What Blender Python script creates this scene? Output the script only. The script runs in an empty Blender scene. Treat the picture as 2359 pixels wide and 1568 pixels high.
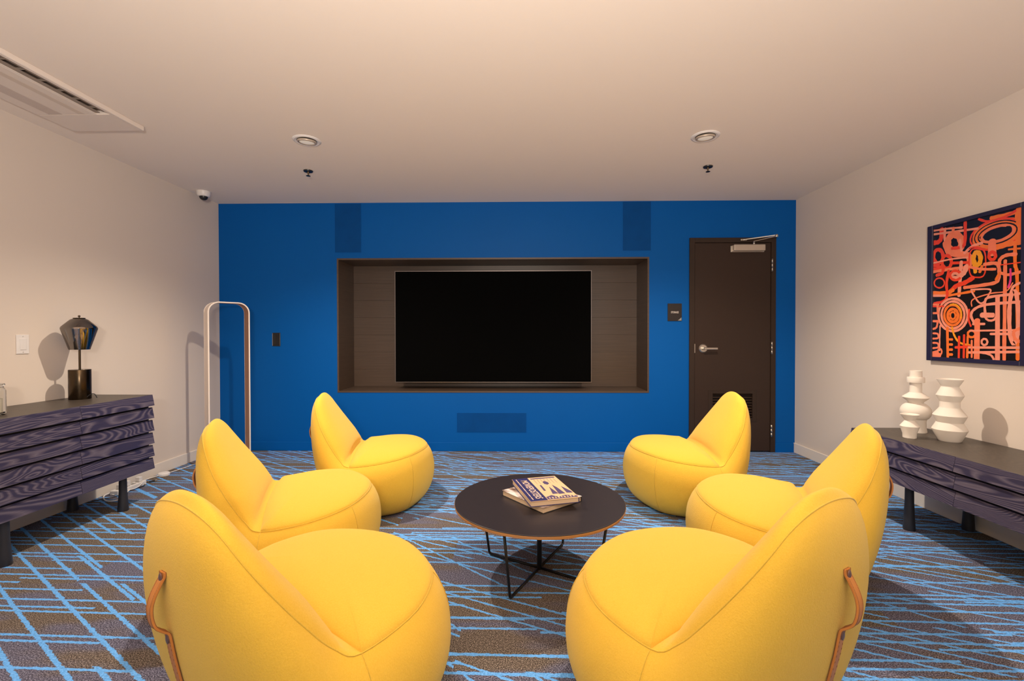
import bpy, bmesh, math, random
import numpy as np
from mathutils import Vector, Matrix
random.seed(7)
SC = bpy.context.scene
COL = SC.collection
# ------------------------------------------------------------------ camera
cam_d = bpy.data.cameras.new('camera')
cam_d.sensor_fit = 'HORIZONTAL'; cam_d.sensor_width = 36.0
cam_d.lens = 36.0*1055.0/2359.0
cam_d.clip_start = 0.02
CAM = bpy.data.objects.new('camera', cam_d); COL.objects.link(CAM)
R_ = (0.99983052, 0.01836164, -0.00133286)
U_ = (0.00111593, 0.01181939, 0.99992953)
F_ = (-0.01837611, 0.99976155, -0.01179690)
CAM.matrix_world = Matrix(((R_[0], U_[0], -F_[0], 0.0), (R_[1], U_[1], -F_[1], 0.0),
                           (R_[2], U_[2], -F_[2], 1.14018), (0, 0, 0, 1)))
SC.camera = CAM
# ------------------------------------------------------------------ world, lamps, exposure
W = bpy.data.worlds.new('world'); SC.world = W; W.use_nodes = True
bg = W.node_tree.nodes['Background']
bg.inputs[0].default_value = (1.0, 0.87, 0.78, 1); bg.inputs[1].default_value = .62
VS = SC.view_settings
SC.display_settings.display_device = 'sRGB'
VS.view_transform = 'Standard'; VS.look = 'None'; VS.gamma = 1.0; VS.use_curve_mapping = False
VS.exposure = -0.25
LAMPS = ((-1.422, 3.043), (1.211, 3.035))
for i, (lx, ly) in enumerate(LAMPS):
    ld = bpy.data.lights.new('downlight_lamp', 'SPOT')
    ld.energy = 255; ld.color = (1.0, 0.86, 0.70); ld.shadow_soft_size = 0.02
    ld.spot_size = math.radians(138); ld.spot_blend = 1.0
    lo = bpy.data.objects.new('downlight_lamp', ld); COL.objects.link(lo)
    lo.location = (lx, ly, 2.405)
# fill light added out of view behind the camera to brighten the ceiling
ud = bpy.data.lights.new('added_ceiling_fill', 'AREA'); ud.shape = 'DISK'; ud.size = .35
ud.energy = 180; ud.color = (1.0, 0.88, 0.76)
uo = bpy.data.objects.new('added_ceiling_fill', ud); COL.objects.link(uo)
uo.location = (-.1, -.65, 1.45); uo.rotation_euler = (math.radians(180-27), 0, 0)
SC.cycles.max_bounces = 8
SC.cycles.sample_clamp_indirect = 8
XL, XR, D, H, YB = -2.982, 2.662, 4.486, 2.44, -1.1

# ------------------------------------------------------------------ helpers
def tag(o, label=None, cat=None, group=None, kind=None):
    if label: o['label'] = label
    if cat: o['category'] = cat
    if group: o['group'] = group
    if kind: o['kind'] = kind
    return o
def empty(name, loc=(0, 0, 0), rz=0.0):
    o = bpy.data.objects.new(name, None); COL.objects.link(o)
    o.location = loc; o.rotation_euler = (0, 0, rz); o.empty_display_size = 0.1
    return o
def link(name, me, mat=None, parent=None, smooth=False):
    if mat is not None:
        for m in (mat if isinstance(mat, (list, tuple)) else [mat]): me.materials.append(m)
    if smooth:
        for p in me.polygons: p.use_smooth = True
    o = bpy.data.objects.new(name, me); COL.objects.link(o)
    if parent: o.parent = parent
    return o
def from_bm(name, bm, mat=None, parent=None, smooth=False):
    bmesh.ops.recalc_face_normals(bm, faces=bm.faces)
    me = bpy.data.meshes.new(name); bm.to_mesh(me); bm.free()
    return link(name, me, mat, parent, smooth)
def add_box(bm, a, b, bev=0.0, seg=2):
    """axis aligned box from corner a to corner b, optionally bevelled"""
    t = bmesh.new()
    bmesh.ops.create_cube(t, size=1.0)
    c = [(a[i]+b[i])/2 for i in range(3)]; s = [abs(b[i]-a[i]) for i in range(3)]
    for v in t.verts: v.co = Vector((c[0]+v.co.x*s[0], c[1]+v.co.y*s[1], c[2]+v.co.z*s[2]))
    if bev: bmesh.ops.bevel(t, geom=t.edges[:], offset=bev, segments=seg, affect='EDGES', profile=0.5)
    m = bpy.data.meshes.new('t'); t.to_mesh(m); t.free(); bm.from_mesh(m); bpy.data.meshes.remove(m)
def box(name, a, b, mat, parent=None, bev=0.0, seg=2):
    bm = bmesh.new(); add_box(bm, a, b, bev, seg)
    return from_bm(name, bm, mat, parent)
def add_lathe(bm, prof, c=(0, 0, 0), n=40, caps=True):
    rings = []
    for r, z in prof:
        rings.append([bm.verts.new((c[0]+r*math.cos(2*math.pi*i/n), c[1]+r*math.sin(2*math.pi*i/n), c[2]+z)) for i in range(n)])
    for A, B in zip(rings, rings[1:]):
        for i in range(n): bm.faces.new((A[i], A[(i+1) % n], B[(i+1) % n], B[i]))
    if caps:
        bm.faces.new(rings[0][::-1]); bm.faces.new(rings[-1])
def lathe(name, prof, mat, parent=None, c=(0, 0, 0), n=40, smooth=True, caps=True, sharp=30):
    bm = bmesh.new(); add_lathe(bm, prof, c, n, caps)
    o = from_bm(name, bm, mat, parent, smooth)
    if smooth and sharp:
        sharp_edges(o.data, sharp)
    return o
def sharp_edges(me, deg):
    bm = bmesh.new(); bm.from_mesh(me)
    for e in bm.edges:
        if len(e.link_faces) == 2 and e.calc_face_angle(0) > math.radians(deg): e.smooth = False
    bm.to_mesh(me); bm.free()
def add_tube(bm, pts, r, n=10, flat=None, closed=False):
    """sweep a circle (or a flat rectangle flat=(half width, half thickness), side) along pts"""
    pts = [Vector(p) for p in pts]; N = len(pts); rings = []
    up = None
    for i, p in enumerate(pts):
        if closed: d = pts[(i+1) % N]-pts[i-1]
        else: d = pts[min(i+1, N-1)]-pts[max(i-1, 0)]
        d.normalize()
        if flat:
            s = Vector(flat[2]).normalized(); nn = d.cross(s).normalized()
            hw, ht = flat[0], flat[1]
            ring = [p+s*hw+nn*ht, p-s*hw+nn*ht, p-s*hw-nn*ht, p+s*hw-nn*ht]
        else:
            if up is None:
                up = Vector((0, 0, 1)) if abs(d.z) < .9 else Vector((1, 0, 0))
            a = (up-d*up.dot(d)).normalized(); up = a; b = d.cross(a)
            rr = r[i] if isinstance(r, (list, tuple)) else r
            ring = [p+a*rr*math.cos(2*math.pi*k/n)+b*rr*math.sin(2*math.pi*k/n) for k in range(n)]
        rings.append([bm.verts.new(v) for v in ring])
    m = len(rings[0])
    rng = range(N if closed else N-1)
    for i in rng:
        A, B = rings[i], rings[(i+1) % N]
        for k in range(m): bm.faces.new((A[k], A[(k+1) % m], B[(k+1) % m], B[k]))
    if not closed:
        bm.faces.new(rings[0][::-1]); bm.faces.new(rings[-1])
def tube(name, pts, r, mat, parent=None, n=10, flat=None, closed=False, smooth=True):
    bm = bmesh.new(); add_tube(bm, pts, r, n, flat, closed)
    return from_bm(name, bm, mat, parent, smooth and not flat)
def spline(P, k=8, closed=False):
    P = [Vector(p) for p in P]; out = []; n = len(P)
    for i in range(n if closed else n-1):
        if closed: a, b, c, d = P[i-1], P[i], P[(i+1) % n], P[(i+2) % n]
        else: a, b, c, d = P[max(i-1, 0)], P[i], P[i+1], P[min(i+2, n-1)]
        for j in range(k):
            t = j/k
            out.append(.5*((2*b)+(c-a)*t+(2*a-5*b+4*c-d)*t*t+(3*b-a-3*c+d)*t**3))
    if not closed: out.append(P[-1])
    return out
def grid(name, G, mat, parent=None, wrap=False, smooth=True, mirror=False):
    """mesh from a grid array [i][j] of points"""
    bm = bmesh.new()
    grids = [G]
    if mirror: grids.append(G*np.array([1, -1, 1]))
    for g in grids:
        V = [[bm.verts.new(tuple(float(c) for c in p)) for p in row] for row in g]
        for i in range(len(V)-1):
            m = len(V[0])
            for j in range(m if wrap else m-1):
                bm.faces.new((V[i][j], V[i][(j+1) % m], V[i+1][(j+1) % m], V[i+1][j]))
    bmesh.ops.remove_doubles(bm, verts=bm.verts, dist=1e-5)
    return from_bm(name, bm, mat, parent, smooth)
def copy_tree(o, parent=None):
    c = o.copy(); COL.objects.link(c)
    if parent: c.parent = parent
    for ch in [x for x in o.children]: copy_tree(ch, c)
    return c
def text_mesh(name, s, size, mat, parent=None, loc=(0, 0, 0), rot=(0, 0, 0), sx=1.0, shear=0.0, ext=0.0004, bold=0.0, align='CENTER'):
    cu = bpy.data.curves.new('t', 'FONT'); cu.body = s; cu.size = size; cu.extrude = ext
    cu.align_x = align; cu.align_y = 'CENTER'; cu.shear = shear; cu.offset = bold; cu.resolution_u = 3
    to = bpy.data.objects.new('t', cu); COL.objects.link(to)
    dg = bpy.context.evaluated_depsgraph_get()
    me = bpy.data.meshes.new_from_object(to.evaluated_get(dg))
    bpy.data.objects.remove(to); bpy.data.curves.remove(cu)
    for v in me.vertices: v.co.x *= sx
    me.materials.clear()
    o = link(name, me, mat, parent); o.location = loc; o.rotation_euler = rot
    return o

# ------------------------------------------------------------------ material helpers
def srgb(r, g, b):
    f = lambda c: (c/255/12.92 if c/255 <= .04045 else ((c/255+.055)/1.055)**2.4)
    return (f(r), f(g), f(b), 1)
class NT:
    """small expression builder over shader nodes"""
    def __init__(s, name):
        s.m = bpy.data.materials.new(name); s.m.use_nodes = True
        s.t = s.m.node_tree; s.b = s.t.nodes['Principled BSDF']; s.L = s.t.links
        s.tc = s.t.nodes.new('ShaderNodeTexCoord')
    def put(s, sock, v):
        if isinstance(v, bpy.types.NodeSocket): s.L.new(v, sock)
        else: sock.default_value = v
    def n(s, typ, **kw):
        nd = s.t.nodes.new(typ)
        for k, v in kw.items(): setattr(nd, k, v)
        return nd
    def math(s, op, a, b=0.0, c=None):
        nd = s.n('ShaderNodeMath', operation=op); s.put(nd.inputs[0], a); s.put(nd.inputs[1], b)
        if c is not None: s.put(nd.inputs[2], c)
        return nd.outputs[0]
    def obj(s, scale=(1, 1, 1), rot=(0, 0, 0), loc=(0, 0, 0), gen=False):
        mp = s.n('ShaderNodeMapping'); s.L.new(s.tc.outputs['Object'], mp.inputs[0])
        mp.inputs[1].default_value = loc; mp.inputs[2].default_value = rot; mp.inputs[3].default_value = scale
        return mp.outputs[0]
    def world(s, scale=(1, 1, 1)):
        g = s.n('ShaderNodeNewGeometry'); mp = s.n('ShaderNodeMapping'); s.L.new(g.outputs['Position'], mp.inputs[0])
        mp.inputs[3].default_value = scale
        return mp.outputs[0]
    def noise(s, vec, scale, detail=2, rough=.5, dist=0.0, out=0):
        nd = s.n('ShaderNodeTexNoise'); s.L.new(vec, nd.inputs['Vector'])
        nd.inputs['Scale'].default_value = scale; nd.inputs['Detail'].default_value = detail
        nd.inputs['Roughness'].default_value = rough; nd.inputs['Distortion'].default_value = dist
        return nd.outputs[out]
    def ramp(s, fac, stops, interp='LINEAR'):
        nd = s.n('ShaderNodeValToRGB'); s.L.new(fac, nd.inputs[0]); cr = nd.color_ramp; cr.interpolation = interp
        while len(cr.elements) < len(stops): cr.elements.new(.5)
        for e, (p, c) in zip(cr.elements, stops): e.position = p; e.color = c if len(c) == 4 else (*c, 1)
        return nd.outputs[0]
    def mix(s, fac, a, b):
        nd = s.n('ShaderNodeMix', data_type='RGBA'); s.put(nd.inputs[0], fac); s.put(nd.inputs[6], a); s.put(nd.inputs[7], b)
        return nd.outputs[2]
    def bump(s, h, strength=.2, dist=.002):
        nd = s.n('ShaderNodeBump'); s.put(nd.inputs['Height'], h); nd.inputs['Strength'].default_value = strength
        nd.inputs['Distance'].default_value = dist; s.L.new(nd.outputs[0], s.b.inputs['Normal'])
    def set(s, **kw):
        for k, v in kw.items(): s.put(s.b.inputs[k.replace('_', ' ')], v)
        return s
def plain(name, col, rough=.5, metal=0.0, spec=.5, nscale=0, namp=.06, bump=0.0, bscale=200, **kw):
    t = NT(name)
    if nscale:
        f = t.noise(t.obj(), nscale, 3)
        a = tuple(c*(1-namp) for c in col[:3])+(1,); b = tuple(min(1, c*(1+namp)) for c in col[:3])+(1,)
        t.set(Base_Color=t.mix(f, a, b))
    else: t.set(Base_Color=col)
    t.set(Roughness=rough, Metallic=metal, Specular_IOR_Level=spec)
    if bump: t.bump(t.noise(t.obj(), bscale, 2), bump, .001)
    for k, v in kw.items(): t.set(**{k: v})
    return t.m

# ------------------------------------------------------------------ materials
M = {}
M['wall'] = plain('painted_wall', (.73, .64, .565, 1), .7, spec=.3, nscale=1.2, namp=.015, bump=.06, bscale=140)
M['ceiling'] = plain('ceiling_paint', (.92, .82, .73, 1), .85, spec=.2, nscale=1.0, namp=.01)
M['blue'] = plain('blue_wall_paint', (.0004, .096, .385, 1), .5, spec=.12, nscale=2.0, namp=.04, bump=.05, bscale=120)
M['trim'] = plain('white_trim_paint', (.80, .73, .66, 1), .45, spec=.4, nscale=3, namp=.01)
M['spk'] = plain('blue_speaker_cloth', (.0003, .060, .25, 1), .6, spec=.1, nscale=9, namp=.15, bump=.1, bscale=700)
M['door'] = plain('brown_door_paint', (.038, .022, .016, 1), .45, spec=.25, nscale=30, namp=.05, bump=.05, bscale=260)
M['frame'] = plain('brown_frame_paint', (.036, .022, .016, 1), .42, spec=.25, nscale=20, namp=.05)
M['steel'] = plain('brushed_steel', (.62, .58, .52, 1), .3, metal=1.0, nscale=60, namp=.1)
M['closer'] = plain('closer_cover', (.55, .46, .38, 1), .4, metal=.4, nscale=20, namp=.04)
M['black'] = plain('black_plastic', (.012, .012, .014, 1), .35, nscale=30, namp=.1)
M['dark'] = plain('dark_gap', (.006, .005, .005, 1), .9, nscale=10, namp=.1)
M['screen'] = plain('screen_black', (.0028, .0028, .0028, 1), .5, spec=.0, nscale=5, namp=.02)
M['bezel'] = plain('bezel_metal', (.20, .17, .16, 1), .35, metal=.9, nscale=30, namp=.05)
M['white'] = plain('white_plastic', (.80, .77, .76, 1), .35, nscale=20, namp=.02)
M['ceramic'] = plain('matte_white_ceramic', (.80, .735, .66, 1), .8, spec=.25, nscale=14, namp=.02, bump=.12, bscale=300)
M['leather'] = plain('tan_leather', (.55, .21, .045, 1), .5, nscale=40, namp=.18, bump=.15, bscale=500)
M['leather_e'] = plain('leather_edge', (.28, .10, .03, 1), .6, nscale=40, namp=.1)
M['rivet'] = plain('brown_rivet', (.22, .13, .11, 1), .35, metal=.6, nscale=40, namp=.1)
M['rod'] = plain('black_steel_rod', (.010, .010, .012, 1), .35, metal=.3, nscale=30, namp=.1)
M['leg'] = plain('black_wood_leg', (.022, .021, .026, 1), .45, nscale=30, namp=.15)
M['bronze'] = plain('dark_bronze', (.075, .052, .032, 1), .25, metal=1.0, nscale=25, namp=.08)
M['lampwhite'] = plain('lamp_white_edge', (.85, .74, .66, 1), .4, nscale=20, namp=.02)
M['lampband'] = plain('lamp_copper_band', (.42, .20, .11, 1), .45, metal=.2, nscale=20, namp=.06)
M['picframe'] = plain('navy_frame', (.018, .016, .05, 1), .4, nscale=30, namp=.1)
M['grey'] = plain('grey_vane', (.30, .24, .20, 1), .5, nscale=20, namp=.05)
M['acwhite'] = plain('unit_white', (.80, .71, .645, 1), .5, nscale=10, namp=.01)
M['page'] = None
M['cream'] = plain('cream_wax', (.80, .72, .60, 1), .6, nscale=10, namp=.03)
M['navy'] = plain('book_navy', (.035, .035, .13, 1), .35, nscale=20, namp=.06)
M['tan'] = plain('book_tan', (.80, .52, .30, 1), .4, nscale=14, namp=.08)
M['pink'] = plain('book_pale_print', (.82, .60, .48, 1), .4, nscale=14, namp=.04)
M['signtxt'] = plain('sign_white', (.62, .56, .52, 1), .5, nscale=14, namp=.03)
M['signgrey'] = plain('sign_grey', (.30, .29, .27, 1), .5, nscale=200, namp=.4)
M['sign'] = plain('sign_black', (.014, .009, .008, 1), .45, nscale=20, namp=.1)

t = NT('page_edges'); v = t.obj((1, 1, 900))
t.set(Base_Color=t.mix(t.noise(v, 1, 2), (.42, .30, .19, 1), (.78, .60, .42, 1)), Roughness=.8); M['page'] = t.m

# yellow wool felt
t = NT('yellow_felt'); o = t.obj()
f1 = t.noise(o, 260, 3, .7); f2 = t.noise(o, 60, 4, .65)
c = t.mix(f1, (.70, .415, .028, 1), (.84, .53, .08, 1)); c = t.mix(t.math('MULTIPLY', f2, .3), c, (.70, .44, .05, 1))
t.set(Base_Color=c, Roughness=.95, Specular_IOR_Level=.1, Sheen_Weight=.35, Sheen_Roughness=.5, Sheen_Tint=(1, .85, .5, 1))
t.bump(t.noise(o, 200, 4, .75), .45, .004); M['felt'] = t.m
M['seam'] = plain('felt_seam', (.66, .42, .035, 1), .9, nscale=300, namp=.2, Sheen_Weight=.2)

# dark cerused wood (furniture) : grain lines run along local Y
def wood(name, dark, lite, top=False):
    t = NT(name); g = t.n('ShaderNodeObjectInfo')
    base = t.obj((1, 1, 1)); add = t.n('ShaderNodeVectorMath', operation='ADD'); t.L.new(base, add.inputs[0])
    sc = t.n('ShaderNodeVectorMath', operation='SCALE'); cmb = t.n('ShaderNodeCombineXYZ')
    t.put(cmb.inputs[0], g.outputs['Random']); t.put(cmb.inputs[1], t.math('MULTIPLY', g.outputs['Random'], 3.1)); t.put(cmb.inputs[2], t.math('MULTIPLY', g.outputs['Random'], 7.3))
    t.L.new(cmb.outputs[0], sc.inputs[0]); sc.inputs[3].default_value = 9.0
    t.L.new(sc.outputs[0], add.inputs[1])
    mp = t.n('ShaderNodeMapping'); t.L.new(add.outputs[0], mp.inputs[0]); mp.inputs[3].default_value = (4.0, .75, 4.6)
    big = t.noise(mp.outputs[0], 1.0, 2, .45, .6)
    rings = t.math('FRACT', t.math('MULTIPLY', big, 46.0))
    tri = t.math('ABSOLUTE', t.math('SUBTRACT', rings, .5))
    line = t.ramp(tri, ((.0, (1, 1, 1, 1)), (.17, (.55, .55, .55, 1)), (.34, (0, 0, 0, 1))))
    mp2 = t.n('ShaderNodeMapping'); t.L.new(add.outputs[0], mp2.inputs[0]); mp2.inputs[3].default_value = (220, 9, 260)
    fib = t.noise(mp2.outputs[0], 1.0, 3, .7)
    k = t.math('MULTIPLY', t.math('MULTIPLY', line, .80), t.math('ADD', fib, .25))
    k = t.math('ADD', k, t.math('MULTIPLY', t.math('SUBTRACT', fib, .5), .35)); 
    nd = t.n('ShaderNodeClamp'); t.L.new(k, nd.inputs[0])
    t.set(Base_Color=t.mix(nd.outputs[0], dark, lite), Roughness=.42, Specular_IOR_Level=.5)
    t.bump(nd.outputs[0], .25, .001)
    return t.m
M['slat'] = wood('cerused_dark_oak', (.032, .028, .066, 1), (.18, .15, .19, 1))
M['top'] = wood('dark_oak_top', (.050, .040, .032, 1), (.085, .066, .050, 1))

# niche veneer: fine horizontal grain
t = NT('niche_veneer'); v = t.obj((2.2, 2.2, 120)); a = t.noise(v, 1, 3, .6); v2 = t.obj((9, 9, 500)); b = t.noise(v2, 1, 2, .6)
c = t.mix(a, (.050, .030, .021, 1), (.130, .084, .058, 1)); c = t.mix(t.math('MULTIPLY', b, .5), c, (.055, .036, .026, 1))
t.set(Base_Color=c, Roughness=.38, Specular_IOR_Level=.5); t.bump(b, .15, .0005); M['veneer'] = t.m

# table top laminate and plywood edge
t = NT('table_laminate'); f = t.noise(t.obj((1, 1, 1)), 40, 4, .7)
t.set(Base_Color=t.mix(f, (.020, .016, .020, 1), (.034, .027, .030, 1)), Roughness=t.math('ADD', t.math('MULTIPLY', f, .08), .30), Specular_IOR_Level=.55); M['laminate'] = t.m
t = NT('plywood_edge'); f = t.noise(t.obj((3, 3, 260)), 1, 2)
t.set(Base_Color=t.mix(f, (.30, .13, .04, 1), (.62, .32, .12, 1)), Roughness=.5); M['ply'] = t.m

# smoked mirror glass for the lamp shade
t = NT('smoked_mirror_glass'); out = t.t.nodes['Material Output']
gl = t.n('ShaderNodeBsdfGlossy'); gl.inputs['Color'].default_value = (.80, .74, .70, 1); gl.inputs['Roughness'].default_value = .02
tr = t.n('ShaderNodeBsdfTransparent'); tr.inputs['Color'].default_value = (.90, .84, .78, 1)
mx = t.n('ShaderNodeMixShader'); lw = t.n('ShaderNodeFresnel'); lw.inputs[0].default_value = 3.2
t.L.new(lw.outputs[0], mx.inputs[0]); t.L.new(tr.outputs[0], mx.inputs[1]); t.L.new(gl.outputs[0], mx.inputs[2]); t.L.new(mx.outputs[0], out.inputs[0]); M['smoke'] = t.m
t = NT('clear_glass'); t.set(Base_Color=(.95, .96, .95, 1), Roughness=.02, Transmission_Weight=1.0, IOR=1.45); M['glass'] = t.m
t = NT('lamp_lens'); t.set(Base_Color=(.7, .6, .5, 1), Roughness=.3, Emission_Color=(1, .86, .68, 1), Emission_Strength=.35); M['lens'] = t.m

# carpet: brown grey pile with blue broken lines
def carpet():
    t = NT('patterned_carpet'); m = t.math
    g = t.n('ShaderNodeNewGeometry'); sp = t.n('ShaderNodeSeparateXYZ'); t.L.new(g.outputs['Position'], sp.inputs[0])
    wob = t.noise(t.world(), 55, 2, .6)
    w = m('MULTIPLY', m('SUBTRACT', wob, .5), .012)
    x0, y0 = sp.outputs[0], sp.outputs[1]
    x = m('ADD', x0, w); y = m('ADD', y0, w)
    def rnd(a, b=0.0, c=0.0):
        cm = t.n('ShaderNodeCombineXYZ'); t.put(cm.inputs[0], a); t.put(cm.inputs[1], b); t.put(cm.inputs[2], c)
        wn = t.n('ShaderNodeTexWhiteNoise', noise_dimensions='3D'); t.L.new(cm.outputs[0], wn.inputs[0]); return wn.outputs[0]
    row = m('FLOOR', m('MULTIPLY', m('ADD', y0, .02), 1/.26))
    pl = m('FLOOR', m('ADD', m('MULTIPLY', x0, 1/1.05), m('MULTIPLY', row, .37)))
    def family(ang, cell, hw, dens, salt, byplank=True, seglen=None):
        a = math.radians(ang)
        d = m('ADD', m('MULTIPLY', x, math.sin(a)), m('MULTIPLY', y, math.cos(a)))
        q = m('MULTIPLY', d, 1/cell); c = m('FLOOR', q); fr = m('SUBTRACT', q, c)
        al = m('SUBTRACT', m('MULTIPLY', x, math.cos(a)), m('MULTIPLY', y, math.sin(a)))
        if seglen:
            s = m('FLOOR', m('ADD', m('MULTIPLY', al, 1/seglen), m('MULTIPLY', rnd(c, salt+5.0), 7.0)))
            pos = m('ADD', m('MULTIPLY', rnd(c, salt), .5), .25)
            on = m('LESS_THAN', rnd(c, s, salt), dens)
        else:
            pos = m('ADD', m('MULTIPLY', rnd(c, salt), .4), .3)
            on = m('LESS_THAN', rnd(m('ADD', c, m('MULTIPLY', row, 17.0)), pl, salt), dens)
        dist = m('MULTIPLY', m('ABSOLUTE', m('SUBTRACT', fr, pos)), cell)
        sm = t.n('ShaderNodeMapRange', interpolation_type='SMOOTHSTEP'); t.put(sm.inputs[0], dist)
        sm.inputs[1].default_value = hw; sm.inputs[2].default_value = hw*1.35; sm.inputs[3].default_value = 1; sm.inputs[4].default_value = 0
        return m('MULTIPLY', sm.outputs[0], on)
    sel = m('LESS_THAN', x0, m('ADD', -.9, m('MULTIPLY', m('SUBTRACT', rnd(row, 3.0), .5), .9)))   # left field has the coarse lattice
    A = m('MULTIPLY', family(32, .105, .0062, .84, 1.0), sel)
    A2 = m('MULTIPLY', family(32, .21, .0062, .30, 2.0), sel)
    nsel = m('SUBTRACT', 1.0, sel)
    B = m('MULTIPLY', family(24, .060, .0045, .62, 4.0), nsel)
    B2 = m('MULTIPLY', family(40, .16, .0045, .45, 9.0), nsel)
    Hh = family(1.5, .042, .0052, .46, 6.0, seglen=.9)
    H2 = m('MULTIPLY', family(0.2, .050, .0052, .42, 8.0, seglen=.6), nsel)
    L = A
    for q in (A2, B, B2, Hh, H2): L = m('MAXIMUM', L, q)
    sp1 = t.noise(t.world(), 230, 3, .8); sp2 = t.noise(t.world(), 150, 2, .7)
    patch = t.noise(t.world((.9, 2.6, 1)), 2.0, 2, .6)
    pr = t.n('ShaderNodeMapRange', interpolation_type='SMOOTHSTEP'); pr.inputs[1].default_value = .40; pr.inputs[2].default_value = .60
    t.put(pr.inputs[0], t.math('ADD', patch, t.math('MULTIPLY', t.math('SUBTRACT', rnd(row, pl, 2.0), .5), .30))); pk = pr.outputs[0]
    brown = t.ramp(sp1, ((.34, (.016, .012, .011, 1)), (.5, (.100, .080, .068, 1)), (.66, (.48, .40, .34, 1))))
    bluegr = t.ramp(sp1, ((.34, (.014, .014, .026, 1)), (.5, (.092, .090, .135, 1)), (.66, (.42, .42, .56, 1))))
    base = t.mix(pk, brown, bluegr)
    blue = t.ramp(sp2, ((.2, (.05, .21, .58, 1)), (.55, (.16, .45, .95, 1)), (.85, (.30, .62, 1, 1))))
    t.set(Base_Color=t.mix(L, base, blue), Roughness=1.0, Specular_IOR_Level=.03)
    t.bump(t.math('ADD', sp1, t.math('MULTIPLY', L, .6)), .5, .004)
    return t.m
M['carpet'] = carpet()

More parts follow.
